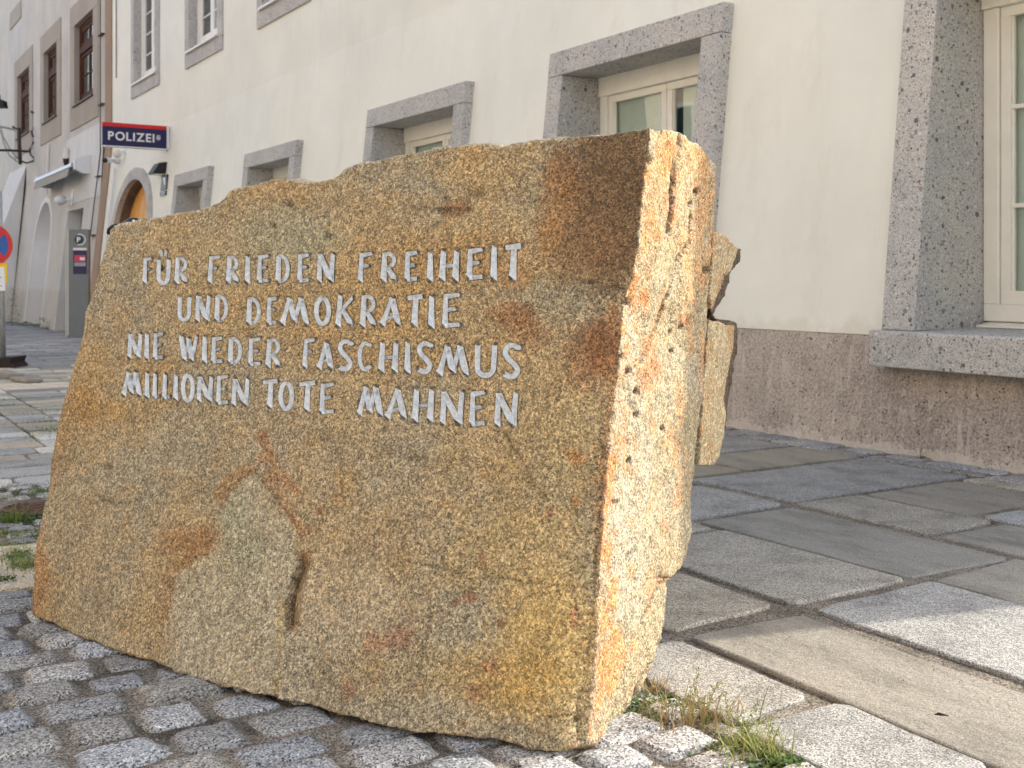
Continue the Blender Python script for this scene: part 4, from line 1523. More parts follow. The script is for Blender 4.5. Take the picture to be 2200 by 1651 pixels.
# side, back and top of the body
P = [Wl(0, VA, -.3), Wl(0, VA, ZK), Wl(0, VA, EAVE), U(14, VA, EAVE), U(14, VA, -.3)]
b.add(P, [(0, 1, 2, 3, 4)])
P = [Wl(0, VE, -.3), Wl(0, VE, ZK), Wl(0, VE, EAVE), U(14, VE, EAVE), U(14, VE, -.3)]
b.add(P, [(4, 3, 2, 1, 0)])
b.add([U(14, VA, -.3), U(14, VE, -.3), U(14, VE, EAVE), U(14, VA, EAVE)], [(0, 1, 2, 3)])
b.build('side_wall', M['plaster'], pol)
b = MB()
b.prism([(ub(9) - .45, EAVE - .02), (9.9, EAVE + 4.2), (14.4, EAVE - .02), (14.4, EAVE - .15), (ub(9) - .45, EAVE - .15)], lambda u, z, v: U(u, v, z), VA - .2, VE)
b.build('roof', M['roof_tile'], pol)
# plinth
pl = MB()
vv = [VA]
while vv[-1] < VE:
    vv.append(min(vv[-1] + 0.12, VE))
zs = [-.35, 0.0, .1, .2, .3, .4, .5, .6, .662]


def plp(v, z):
    d = 0.012 + 0.006 * mnoise.noise((v * 2.2, z * 3, 1)) + 0.0035 * mnoise.noise((v * 9, z * 9, 4))
    return Wl(d - (0.012 if z > .66 else 0), v, z)


n = len(zs)
pl.v = [plp(v, z) for v in vv for z in zs]
ph = [h for h in holes if h[2] < 0.66]
for i in range(len(vv) - 1):
    for j in range(n - 1):
        a, c = (vv[i] + vv[i + 1]) / 2, (zs[j] + zs[j + 1]) / 2
        if any(h[0] + .1 < a < h[1] - .1 and c > h[2] for h in ph): continue
        if ARCH[0] - .02 < a < ARCH[1] + .02: continue
        pl.f.append((i * n + j, (i + 1) * n + j, (i + 1) * n + j + 1, i * n + j + 1))
pl.build('plinth', M['plinth'], pol, smooth=True)

for i, (a, b_, c, d) in enumerate(GW):
    window(pol, a, b_, c, d, sillh=0.21, rows=(0.33, 0.66) if i == 0 else (0.30, 0.55), bar=0.23 if i == 0 else 0.22, curt=False)
for (a, b_, c, d) in UW[:3]:
    window(pol, a, b_, c, d, upper=True, bar=0.24, proud=0.035, reveal=0.22, rows=(0.2, 0.4, 0.6, 0.8), frame='white_paint', wood=0.09, curt=False)
for (a, b_, c, d) in UW[3:]:
    window(pol, a, b_, c, d, upper=True, bar=0.24, proud=0.035, reveal=0.22, rows=(), frame='white_paint', wood=0.09, curt=False)

# arched portal
va, vb, zsr, zt, zb = ARCH
cx, rx, rz = (va + vb) / 2, (vb - va) / 2, zt - zsr
n = 26


def arch_ring(k, dr):
    a = math.pi * k / n
    return cx - (rx + dr) * math.cos(a), zsr + (rz + dr) * math.sin(a)


RW = 0.24


def ring_block(b, q0, q1, d0, d1):
    P = []
    for d in (d0, d1):
        for (v_, z_) in (q0[0], q0[1], q1[1], q1[0]):
            P.append(Wl(d, v_, z_))
    b.add(P, [(0, 1, 2, 3), (4, 7, 6, 5), (0, 4, 5, 1), (1, 5, 6, 2), (2, 6, 7, 3), (3, 7, 4, 0)])


portal = empty('archway', U(UB0, cx, zb))
portal.parent = pol
portal.location = Vector(U(UB0, cx, zb)) - pol.location
cuts = [0, 6, 13, 20, 26]
for s0, s1 in zip(cuts[:-1], cuts[1:]):
    b = MB()
    for k in range(s0, s1):
        e = 0.0
        ring_block(b, (arch_ring(k, -0.0), arch_ring(k, RW)), (arch_ring(k + 1, -0.0), arch_ring(k + 1, RW)), 0.05, -0.06)
    bb = b.build('arch_stone', M['conglomerate'], portal)
for (p0, p1) in ((va - RW, va), (vb, vb + RW)):
    MB().box(Wl, 0.05, -0.06, p0, p1, zb, zsr).build('jamb_stone', M['conglomerate'], portal, bevel=0.008)
b = MB()
pts = [(va, zb)] + [arch_ring(k, 0) for k in range(n + 1)] + [(vb, zb)]
for i in range(len(pts) - 1):
    (p, q), (r, t) = pts[i], pts[i + 1]
    b.add([Wl(-0.06, p, q), Wl(-0.06, r, t), Wl(-0.95, r, t), Wl(-0.95, p, q)], [(0, 1, 2, 3)])
b.build('reveal', M['old_stone'], portal)
b = MB()
bk = [(va, zb)] + [arch_ring(k, 0) for k in range(n + 1)] + [(vb, zb)]
b.add([Wl(-0.95, p, q) for p, q in bk], [tuple(range(len(bk)))])
b.build('reveal_back', M['old_stone'], portal)
dd = MB()
dpts = [(v_ * 1 + (cx - v_) * .12, zb + (z_ - zb) * .9) for v_, z_ in bk]
dd.prism(dpts, lambda a, c, d: Wl(d, a, c), -0.90, -0.82)
door = dd.build('door', M['old_stone'], portal)
leaf = [(cx + (a - cx) * .985, zb + (c - zb) * .985) for a, c in bk]
MB().prism(leaf, lambda a, c, d: Wl(d, a, c), -0.30, -0.24).build('door_leaf', M['oak_door'], portal)

# things fixed to the police building
def thing_mb(name, mbs, loc, label, cat, group=None):
    """mbs: list of (part name, MB, material key, smooth)"""
    r = empty(name, loc, label, cat, group)
    outs = []
    for it in mbs:
        outs.append(it[1].build(it[0], M[it[2]], r, smooth=(it[3] if len(it) > 3 else False)))
    return r


def text_mesh(body, size, mat, parent, origin, ax, az, extrude=0.004, name='letter', bold=0.0, spacing=1.0):
    """flat lettering standing a little proud of its sign: one mesh per character"""
    x = 0.0
    ax, az = Vector(ax).normalized(), Vector(az).normalized()
    no = ax.cross(az)
    for ch in body:
        cu = bpy.data.curves.new('t', 'FONT')
        cu.body = ch
        cu.size = size
        cu.extrude = extrude
        cu.offset = bold
        o = bpy.data.objects.new('t', cu)
        COL.objects.link(o)
        dg = bpy.context.evaluated_depsgraph_get()
        me = bpy.data.meshes.new_from_object(o.evaluated_get(dg))
        bpy.data.objects.remove(o)
        if len(me.vertices):
            xs = [v.co.x for v in me.vertices]
            x0, x1 = min(xs), max(xs)
            vs = [tuple(Vector(origin) + ax * (x + v.co.x - x0) + az * v.co.y + no * v.co.z) for v in me.vertices]
            link_mesh(name, vs, [tuple(p.vertices) for p in me.polygons], mat, parent)
            x += (x1 - x0) + size * 0.17 * spacing
        bpy.data.meshes.remove(me)
    return x


# POLIZEI box sign, sticks out of the wall
sv = 21.5


def SG(u, z, dv): return U(u, sv + dv, z)


u0s, u1s = 4.53, 5.68
z0s, z1s = 3.425, 3.845
sign = empty('police_sign', U(5.7, sv, 3.6), 'navy box sign with red top stripe and white capital letters sticking out of the wall', 'sign')
MB().prism([(u0s, z0s), (u1s, z0s), (u1s, z1s - .075), (u0s, z1s - .075)], SG, -0.07, 0.07).build('sign_panel', M['sign_navy'], sign, bevel=0.006)
MB().prism([(u0s, z1s - .074), (u1s, z1s - .074), (u1s, z1s), (u0s, z1s)], SG, -0.071, 0.071).build('red_stripe', M['sign_red'], sign, bevel=0.004)
MB().prism([(u0s + .01, z0s - .022), (u1s + .02, z0s - .022), (u1s + .02, z0s - .002), (u0s + .01, z0s - .002)], SG, -0.08, 0.08).build('bottom_rail', M['lamp_white'], sign)
MB().prism([(u1s + .002, z0s), (u1s + .045, z0s), (u1s + .045, z1s), (u1s + .002, z1s)], SG, -0.08, 0.08).build('end_cap', M['lamp_white'], sign)
MB().prism([(u1s + .046, z0s - .05), (u1s + .12, z0s - .05), (u1s + .12, z0s + .05), (u1s + .046, z0s + .05)], SG, -0.03, 0.03).build('bracket', M['iron'], sign)
ex = text_mesh('POLIZEI', 0.215, M['sign_white'], sign, U(u0s + 0.10, sv - 0.073, z0s + 0.105), (DC, DS, 0), (0, 0, 1), bold=0.004, spacing=0.75)
em = MB()
ec = (u0s + 1.0, z0s + 0.185)
em.prism([(ec[0] + .042 * math.cos(a * math.pi / 8), ec[1] + .042 * math.sin(a * math.pi / 8)) for a in range(16)], SG, -0.0735, -0.0705)
e_ = em.build('emblem', M['sign_grey'], sign)
em = MB()
for k in range(3):
    em.prism([(ec[0] - .035 + k * .024, ec[1] + .035), (ec[0] - .013 + k * .024, ec[1] + .035), (ec[0] - .024 + k * .024, ec[1] + .06)], SG, -0.0737, -0.0705)
em.prism([(ec[0] - .03, ec[1] - .003), (ec[0] + .03, ec[1] - .003), (ec[0] + .03, ec[1] + .012), (ec[0] - .03, ec[1] + .012)], SG, -0.0757, -0.0738)
em.build('emblem_crown', M['sign_white'], sign)

# white globe lamp and camera under the sign
gc = Wl(0.16, 24.95, 3.66)
thing_mb('globe_lamp', [('globe', MB().sphere(gc, 0.095), 'opal_glass', True), ('arm', MB().tube([gc, Wl(0, 24.95, 3.74)], 0.02), 'lamp_white', True), ('wall_plate', MB().box(Wl, 0.03, 0, 24.88, 25.02, 3.68, 3.80), 'lamp_white')],
         Wl(0, 24.35, 3.45), 'white globe lamp on the wall just under the navy sign', 'wall lamp')
c0 = Vector(Wl(0.30, 25.2, 3.53))
dirc = (Vector(U(-0.75, -0.9, -0.12))).normalized()
thing_mb('security_camera', [('camera_body', MB().tube([c0 - dirc * .16, c0 + dirc * .08], 0.06, 10), 'lamp_white', True),
                             ('lens', MB().tube([c0 + dirc * .08, c0 + dirc * .12], [0.056, 0.052], 10), 'black_rubber', True),
                             ('arm', MB().tube([c0 - dirc * .1, Wl(0.1, 25.45, 3.57)], 0.03), 'lamp_white', True),
                             ('wall_plate', MB().sphere(Wl(0.05, 25.45, 3.58), 0.10), 'lamp_white', True)],
         Wl(0, 25.05, 3.45), 'white bullet camera with black lens under the left end of the navy sign', 'security camera')
# black wedge lamp
thing_mb('wedge_lamp', [('lamp_housing', MB().prism([(0.0, 2.98), (0.24, 2.96), (0.14, 3.16), (0.0, 3.18)], lambda d, z, v: Wl(d, v, z), 21.42, 21.82), 'black_metal'),
                        ('lamp_glass', MB().box(Wl, 0.02, 0.21, 21.46, 21.78, 2.945, 2.957), 'opal_glass')],
         Wl(0, 21.6, 3.0), 'small black wedge shaped lamp on the wall right of the arched portal', 'wall lamp')
# plaque
plq = empty('wall_plaque', Wl(0, 21.4, 2.7), 'narrow dark teal plaque with white mark beside the arched portal', 'plaque')
MB().box(Wl, 0.025, 0.0, 21.22, 21.62, 2.66, 2.93).build('plaque_panel', M['sign_teal'], plq)
MB().box(Wl, 0.025, 0.0, 21.22, 21.62, 2.55, 2.635).build('plaque_strip', M['sign_teal'], plq)
MB().prism([(21.30, 2.75), (21.36, 2.89), (21.48, 2.88), (21.46, 2.83), (21.40, 2.82), (21.36, 2.75)], lambda v, z, d: Wl(d, v, z), 0.026, 0.03).build('plaque_mark', M['sign_white'], plq)
for k in range(3):
    MB().box(Wl, 0.029, 0.0255, 21.26, 21.52, 2.565 + k * .022, 2.575 + k * .022).build('plaque_line', M['sign_grey'], plq)

# painted corner strip, conductors
mb2 = MB()
for z0_, z1_ in ((gz(27) - .05, ZK), (ZK, 9.5)):
    mb2.box(Wl, 0.03, -0.3, 26.26, 26.86, z0_, z1_)
props(mb2.build('corner_strip', M['strip_tan'], None, loc=U(5.4, 26.5, 0)), 'tan painted vertical strip at the joint between the two buildings', 'wall strip')
lc = MB()
pts = [Wl(0.07, 27.15, 9.3), Wl(0.07, 27.15, ZK), Wl(0.07, 27.25, 2.0), Wl(0.07, 27.3, gz(27))]
lc.tube(pts, 0.013, 6)
lr = empty('lightning_conductor', Wl(0, 27.2, 0), 'thin dark lightning conductor cable running down beside the tan strip', 'cable')
lc.build('cable', M['iron'], lr)
for z in (8.3, 6.6, 5.0, 3.35, 2.0, 0.9, 0.1):
    MB().box(Wl, 0.085, 0.0, 27.0, 27.4, z - .012, z + .012).build('clamp', M['iron'], lr)
lc = MB().tube([Wl(0.03, 25.75, 9.3), Wl(0.03, 25.75, 5.4)], 0.011, 6)
props(lc.build('thin_cable', M['iron'], None, loc=Wl(0, 25.75, 7)), 'short dark cable ending high on the cream wall right of the tan strip', 'cable')
lc = MB().tube([Wl(0.05, 25.55, 3.4), Wl(0.05, 25.6, gz(26))], 0.025, 6)
props(lc.build('white_conduit', M['lamp_white'], None, loc=Wl(0, 25.6, 1)), 'white conduit pipe running down the wall from the white camera', 'pipe')

# ------------------------------------------------------------------ the older building to the left
VB0, VB1 = 26.87, 48.0
old = empty('old_building', U(UB0, 36, gz(36)), 'old beige plastered building with brown windows and white arched niche', 'building')
OW = [(27.62, 30.95, 4.79, 7.95), (32.25, 35.35, 4.86, 8.0), (36.75, 40.2, 4.92, 8.05)]
ins = 0.05
oh = [(a + ins, b_ - ins, c + ins, d - ins) for a, b_, c, d in OW]
NI = (32.75, 35.35, 1.9, 3.15, gz(34) - .03)
DOOR = (28.75, 30.7, gz(29) - .05, 2.72)
oh2 = oh + [DOOR]
wall_face('wall', VB0, VB1, gz(40) - .05, 12.9, oh2, M['old_plaster'], old, arch=NI, off=0.0)
# whiter upper render of the facade between the bays
b = MB()
b.box(Wl, 0.012, 0.0, 27.0, 31.5, 2.9, 4.62)
b.build('render_patch', M['old_plaster_white'], old)
b = MB()
b.add([Wl(0, VB0, -.4), Wl(0, VB0, ZK), Wl(0, VB0, 12.9), U(14, VB0, 12.9), U(14, VB0, -.4)], [(0, 1, 2, 3, 4)])
b.add([Wl(0, VB1, -.4), Wl(0, VB1, ZK), Wl(0, VB1, 12.9), U(14, VB1, 12.9), U(14, VB1, -.4)], [(4, 3, 2, 1, 0)])
b.add([U(14, VB0, -.4), U(14, VB1, -.4), U(14, VB1, 12.9), U(14, VB0, 12.9)], [(0, 1, 2, 3)])
b.build('side_wall', M['old_plaster'], old)
MB().prism([(ub(9) - .5, 12.88), (9.9, 16.2), (14.4, 12.88), (14.4, 12.75), (ub(9) - .5, 12.75)], lambda u, z, v: U(u, v, z), VB0, VB1).build('roof', M['roof_tile'], old)
for (a, b_, c, d) in OW:
    window(old, a, b_, c, d, upper=True, bar=0.55, proud=0.03, reveal=0.20, rows=(0.5,), frame='brown_wood', wood=0.10, curt=False, surround='painted_surround', transom=0.66)
MB().box(Wl, 0.03, -.1, 38.9, 41.2, 9.3, 9.85).build('window_surround', M['painted_surround'], old)
# niche
va, vb, zsr, zt, zb = NI
cx, rx, rz = (va + vb) / 2, (vb - va) / 2, zt - zsr
n = 20
pts = [(va, zb)] + [(cx - rx * math.cos(math.pi * k / n), zsr + rz * math.sin(math.pi * k / n)) for k in range(n + 1)] + [(vb, zb)]
nic = MB()
for i in range(len(pts) - 1):
    (p, q), (r, t) = pts[i], pts[i + 1]
    nic.add([Wl(0, p, q), Wl(0, r, t), Wl(-0.55, r, t), Wl(-0.55, p, q)], [(0, 1, 2, 3)])
nic.add([Wl(-0.55, p, q) for p, q in pts], [tuple(range(len(pts)))])
nic.build('arched_niche', M['niche_white'], old)
b = MB()
for i in range(len(pts) - 1):
    (p, q), (r, t) = pts[i], pts[i + 1]

    def ex_(a, c): return (cx + (a - cx) * 1.1, c if c <= zsr + .001 else zsr + (c - zsr) * 1.12)
    P = [Wl(d, *x_) for d in (0.015, -0.01) for x_ in ((p, q), ex_(p, q), ex_(r, t), (r, t))]
    b.add(P, [(0, 1, 2, 3), (4, 7, 6, 5), (0, 4, 5, 1), (1, 5, 6, 2), (2, 6, 7, 3), (3, 7, 4, 0)])
b.build('niche_border', M['niche_white'], old)
# doorway behind the parking meter
a, c, z0_, z1_ = DOOR
b = MB()
b.add([Wl(0, a, z0_), Wl(-.4, a, z0_), Wl(-.4, a, z1_), Wl(0, a, z1_)], [(0, 1, 2, 3)])
b.add([Wl(0, c, z0_), Wl(-.4, c, z0_), Wl(-.4, c, z1_), Wl(0, c, z1_)], [(3, 2, 1, 0)])
b.add([Wl(0, a, z1_), Wl(-.4, a, z1_), Wl(-.4, c, z1_), Wl(0, c, z1_)], [(0, 1, 2, 3)])
b.build('door_reveal', M['old_plaster_white'], old)
dr = MB().box(Wl, -.34, -.40, a, c, z0_, z1_).build('door', M['grey_metal'], old)
MB().box(Wl, -.325, -.339, a + .25, a + 1.0, 1.5, 2.4).build('door_pane', M['glass'], dr)
MB().box(Wl, -.32, -.339, a + 1.18, a + 1.23, z0_, z1_).build('door_edge', M['black_metal'], dr)
# sloping buttress
bt = MB()
V = []
for v_ in (38.0, 41.4):
    V += [Wl(0.0, v_, 4.55), Wl(0.85, v_, 1.4), Wl(1.25, v_, -.35), Wl(0.0, v_, -.35)]
bt.add(V, [(0, 1, 2, 3), (7, 6, 5, 4), (0, 4, 5, 1), (1, 5, 6, 2), (2, 6, 7, 3), (0, 3, 7, 4)])
props(bt.build('buttress', M['old_plaster_white'], old, bevel=0.02), 'pale sloping buttress')

# awning box
aw = empty('awning', Wl(0, 30.8, 3.7), 'rolled-in grey awning in a long metal case above the doorway', 'awning')
MB().prism([(0.0, 3.86), (0.30, 3.80), (0.46, 3.74), (0.46, 3.66), (0.0, 3.70)], lambda d, z, v: Wl(d, v, z), 28.4, 33.5).build('case', M['zinc'], aw)
MB().tube([Wl(.3, 28.45, 3.64), Wl(.3, 33.4, 3.64)], 0.07, 10).build('roller', M['awning_cloth'], aw, smooth=True)
MB().prism([(0.40, 3.66), (0.44, 3.66), (0.47, 3.44), (0.45, 3.44)], lambda d, z, v: Wl(d, v, z), 28.7, 33.4).build('valance', M['awning_cloth'], aw)
for q in (28.2, 33.42):
    MB().prism([(0.0, 3.5), (0.0, 3.95), (0.2, 3.92), (0.42, 3.8), (0.4, 3.6), (0.2, 3.5)], lambda d, z, v: Wl(d, v, z), q, q + .16).build('end_bracket', M['lamp_white'], aw)
# oval wall lamp, floodlight
ov = MB()
oc = Vector(Wl(0.10, 31.0, 4.15))
ov.sphere(oc, 0.26, 14, 10, (0.35, 0.35, 1.0))
r_ = empty('oval_lamp', Wl(0, 31, 4.15), 'oval cream wall lamp with dark brown lower half above the awning', 'wall lamp')
ov.build('lamp_shade', M['opal_glass'], r_, smooth=True)
MB().sphere(oc + Vector((0, 0, -.06)), 0.24, 14, 8, (0.37, 0.37, 0.85)).build('lamp_shell', M['dark_brown'], r_, smooth=True)
r_ = empty('floodlight', Wl(0, 30.3, 3.0), 'small white floodlight over the grey door', 'floodlight')
fc = Vector(Wl(0.25, 30.4, 2.98))
MB().sphere(fc, 0.16, 12, 8, (1, 1, .8)).build('lamp_head', M['lamp_white'], r_, smooth=True)
MB().tube([fc, Wl(0, 30.1, 3.0)], 0.035).build('arm', M['lamp_white'], r_)
MB().box(Wl, 0.05, 0, 30.0, 30.2, 2.85, 3.25).build('wall_plate', M['lamp_white'], r_)
# downpipe conduit above niche
props(MB().tube([Wl(.02, 34.0, 4.8), Wl(.02, 34.05, 3.4)], 0.03, 6).build('conduit', M['niche_white'], None, loc=Wl(0, 34, 4)), 'thin pale conduit running down to the arched white niche', 'pipe')

# wrought iron sign bracket, sticks out at v = 36.6
br_ = empty('wrought_iron_bracket', Wl(0, 36.6, 3.9), 'wrought iron scroll bracket sticking out from the old facade', 'sign bracket')


def IB(d, z, w_=0.0): return U(5.75 - d, 36.6 + w_, z)


def iron_px(pts, r, name, mat='iron', u_plane=None):
    P = []
    for (px, py) in pts:
        a = (px - CX) / F_PX
        # plane v = 36.6
        Y = 36.6 / (DC - a * DS)
        P.append((a * Y, Y, 1 + (CY - py) / F_PX * Y))
    MB().tube(P, r, 6).build(name, M[mat], br_)


sx = lambda p: [(a * .109, 200 + b_ * .109) for a, b_ in p]
iron_px(sx([(375, 690), (380, 1000), (400, 1410)]), 0.055, 'post')
iron_px(sx([(-60, 1130), (200, 1135), (400, 1145), (580, 1155)]), 0.04, 'crossbar')
iron_px(sx([(-60, 660), (100, 680), (250, 720), (380, 745)]), 0.035, 'scroll', 'galvanised')
iron_px(sx([(20, 700), (60, 860), (180, 1080), (300, 1250), (420, 1340)]), 0.022, 'scroll', 'galvanised')
iron_px(sx([(0, 700), (70, 980), (180, 1230), (340, 1360)]), 0.022, 'scroll', 'galvanised')
iron_px(sx([(600, 365), (680, 400), (735, 480), (735, 580), (680, 680), (620, 760), (640, 850), (720, 905), (650, 990), (590, 1110), (600, 1220), (670, 1290), (740, 1265)]), 0.028, 'scroll')
iron_px(sx([(430, 1350), (530, 1385), (640, 1350), (750, 1270)]), 0.028, 'scroll')
iron_px(sx([(700, 1200), (670, 1180), (690, 1150), (740, 1160), (770, 1200)]), 0.022, 'scroll')
iron_px(sx([(765, 1190), (775, 1400)]), 0.06, 'wall_plate')
iron_px(sx([(240, 660), (330, 720), (370, 700)]), 0.03, 'scroll')
r_ = empty('hanging_lantern', U(4.9, 34, 4.2), 'small black lantern at the left edge above the iron bracket', 'lantern')
P = []
for (px, py) in ((-14, 231), (9, 231), (6, 216), (0, 213), (-10, 214)):
    a = (px - CX) / F_PX
    Y = 30.0
    P.append((px, py, a * Y, 1 + (CY - py) / F_PX * Y))
MB().prism([(p[2], p[3]) for p in P], lambda x_, z_, d: (x_, 30.0 + d, z_), 0, 0.25).build('lantern_body', M['black_metal'], r_)
MB().tube([(P[3][2] - .05, 30.12, P[3][3]), (P[3][2] - .05, 30.12, P[3][3] + .12), (P[3][2] - 1.2, 30.3, P[3][3] + .2)], 0.015, 6).build('hanger', M['iron'], r_)

# ------------------------------------------------------------------ parking meter
mu, mv = 4.42, 23.0
mz = gz(mv)
pm = empty('parking_meter', U(mu, mv, mz), 'tall grey parking ticket machine with blue and red notice', 'parking machine')


def PMf(a, b_, c): return (U(mu, mv)[0] + a * 0.97 + b_ * (-.24), U(mu, mv)[1] + a * .24 + b_ * .97, mz + c)


hgt = 2.07
MB().box(PMf, -0.165, 0.19, -0.02, 0.28, 0.0, hgt).build('housing', M['grey_metal'], pm, bevel=0.01)
MB().box(PMf, -0.235, -0.166, -0.02, 0.28, 0.0, hgt + .005).build('front_panel', M['meter_side'], pm, bevel=0.006)
MB().box(PMf, -0.19, 0.21, -0.04, 0.30, 0.0, 0.04).build('base_plate', M['grey_metal'], pm)
ccx, ccz = 0.02, hgt - .20


def disc(b, cx_, cz_, r, y0, y1, n=20, r0=0.0, a0=0, a1=360):
    if r0 == 0:
        b.prism([(cx_ + r * math.cos(2 * math.pi * k / n), cz_ + r * math.sin(2 * math.pi * k / n)) for k in range(n)], lambda a, c, d: PMf(a, d, c), y0, y1)
    else:
        for k in range(n):
            t0, t1 = [math.radians(a0 + (a1 - a0) * q / n) for q in (k, k + 1)]
            b.prism([(cx_ + r0 * math.cos(t0), cz_ + r0 * math.sin(t0)), (cx_ + r * math.cos(t0), cz_ + r * math.sin(t0)), (cx_ + r * math.cos(t1), cz_ + r * math.sin(t1)), (cx_ + r0 * math.cos(t1), cz_ + r0 * math.sin(t1))], lambda a, c, d: PMf(a, d, c), y0, y1)
    return b


disc(MB(), ccx - .01, ccz, 0.082, -0.026, -0.0205).build('badge', M['sign_teal'], pm)
disc(MB(), ccx + .005, ccz, 0.112, -0.027, -0.0205, 20, 0.093, -110, 110).build('ring', M['sign_white'], pm)
text_mesh('P', 0.13, M['sign_white'], pm, PMf(ccx - .045, -0.034, ccz - .045), (0.97, .24, 0), (0, 0, 1), extrude=0.002, bold=0.006)
nz1 = hgt - .36
MB().box(PMf, -0.09, 0.155, -0.030, -0.0205, nz1 - .50, nz1).build('notice', M['sign_navy'], pm)
MB().box(PMf, -0.092, 0.157, -0.033, -0.031, nz1 - .045, nz1 + .002).build('notice_header', M['sign_white'], pm)
MB().box(PMf, -0.07, 0.135, -0.033, -0.031, nz1 - .27, nz1 - .14).build('notice_picture', M['sign_pink'], pm)
MB().box(PMf, 0.03, 0.12, -0.0345, -0.0335, nz1 - .235, nz1 - .18).build('notice_picture', M['sign_white'], pm)
MB().box(PMf, -0.07, 0.135, -0.033, -0.031, nz1 - .35, nz1 - .28).build('notice_text', M['sign_grey'], pm)
for q0, q1 in ((hgt - .20, hgt - .08), (hgt - .45, hgt - .33), (hgt - .60, hgt - .56), (hgt - .92, hgt - .84)):
    MB().box(PMf, -0.243, -0.236, 0.05, 0.20, q0, q1).build('keypad', M['black_metal'], pm)

# ------------------------------------------------------------------ no stopping sign
nx, ny = -5.80, 13.0
ns = empty('no_stopping_sign', (nx, ny, 0), 'round red and blue no stopping sign with yellow plate on a steel pole', 'traffic sign')
MB().tube([(nx, ny, 0.05), (nx - .045, ny, 2.0)], 0.030, 12).build('pole', M['galvanised'], ns, smooth=True)
sc_ = (nx - .13, 1.385)


def NSf(a, c, d): return (sc_[0] + a * .98, ny - .05 + a * .2 + d, sc_[1] + c)


def dsc(r, d0, d1, n=36): return MB().prism([(r * math.cos(2 * math.pi * k / n), r * math.sin(2 * math.pi * k / n)) for k in range(n)], NSf, d0, d1)


dsc(0.245, -0.012, 0.0).build('sign_plate', M['sign_red'], ns)
dsc(0.203, -0.0145, -0.0125).build('blue_field', M['sign_blue'], ns)
for s in (1, -1):
    c_, s_ = math.cos(s * math.pi / 4), math.sin(s * math.pi / 4)
    q = [(-.205, -.024), (.205, -.024), (.205, .024), (-.205, .024)]
    MB().prism([(a * c_ - b_ * s_, a * s_ + b_ * c_) for a, b_ in q], NSf, -0.0175 + .0005 * s, -0.015 + .0005 * s).build('cross_bar', M['sign_red'], ns)
MB().prism([(-.18, -.43), (.195, -.43), (.195, -.205), (-.18, -.205)], NSf, -0.024, -0.019).build('yellow_plate', M['sign_yellow'], ns)
MB().prism([(-.2, -.52), (.178, -.52), (.168, -.25), (-.2, -.25)], NSf, -0.030, -0.026).build('white_plate', M['sign_white'], ns)
for k in range(4):
    MB().prism([(-.15, -.325 - k * .048), (.12 + .02 * (k % 2), -.325 - k * .048), (.12 + .02 * (k % 2), -.312 - k * .048), (-.15, -.312 - k * .048)], NSf, -0.032, -0.0305).build('text_line', M['sign_grey'], ns)
MB().prism([(-.32, 0), (.21, 0), (.185, .04), (.165, .05), (.175, .09), (.19, .12), (-.3, .10)], lambda a, c, d: (nx + a, ny + d, c), -0.2, 0.2).build('foot', M['recycled_base'], ns, bevel=0.008)
# kerb stones at the left
kb = empty('kerb', U(1.5, 12.0, 0))
kb['kind'] = 'structure'
q = 0
for (px0, px1, py) in ((-60, -20, 806), (-19, 20, 812), (21, 58, 820)):
    A = ground_pt(px0, py)
    B = ground_pt(px1, py + 4)
    d = (B - A).normalized()
    nrm = Vector((-d.y, d.x, 0)) * 0.17
    h = 0.075 if px1 < 50 else 0.045
    V = [A, B, B + nrm, A + nrm, A + Vector((0, 0, h)), B + Vector((0, 0, h * .8)), B + nrm + Vector((0, 0, h * .6)), A + nrm + Vector((0, 0, h))]
    m_ = MB()
    m_.add(V, [(0, 3, 2, 1), (4, 5, 6, 7), (0, 1, 5, 4), (1, 2, 6, 5), (2, 3, 7, 6), (3, 0, 4, 7)])
    m_.build('kerb_stone', M['kerb'], kb, bevel=0.015)

# manhole cover peeping out behind the stone
mh = empty('manhole_cover', U(MANH[0], MANH[1], -.01), 'round rust brown iron utility cover by the left edge of the memorial', 'manhole cover')
mcx, mcy, _ = U(MANH[0], MANH[1])
MB().tube([(mcx, mcy, -0.04), (mcx, mcy, -0.002)], 0.155, 32).build('cover_plate', M['rust_iron'], mh)
b = MB()
for r0, r1 in ((0.135, 0.15), (0.095, 0.105)):
    n = 32
    for k in range(n):
        t0, t1 = 2 * math.pi * k / n, 2 * math.pi * (k + 1) / n
        P = [(mcx + r * math.cos(t), mcy + r * math.sin(t), z) for z in (-0.003, 0.004) for r, t in ((r0, t0), (r1, t0), (r1, t1), (r0, t1))]
        b.add(P, [(0, 3, 2, 1), (4, 5, 6, 7), (0, 1, 5, 4), (2, 3, 7, 6)])
b.build('raised_ring', M['rust_iron'], mh)
b = MB()
for i in range(-3, 4):
    for j in range(-2, 3):
        b.box(lambda x_, y_, z_: (mcx + x_, mcy + y_, z_), i * .024 - .008, i * .024 + .008, j * .03 - .01, j * .03 + .01, -.003, .003)
b.build('raised_studs', M['rust_iron'], mh)

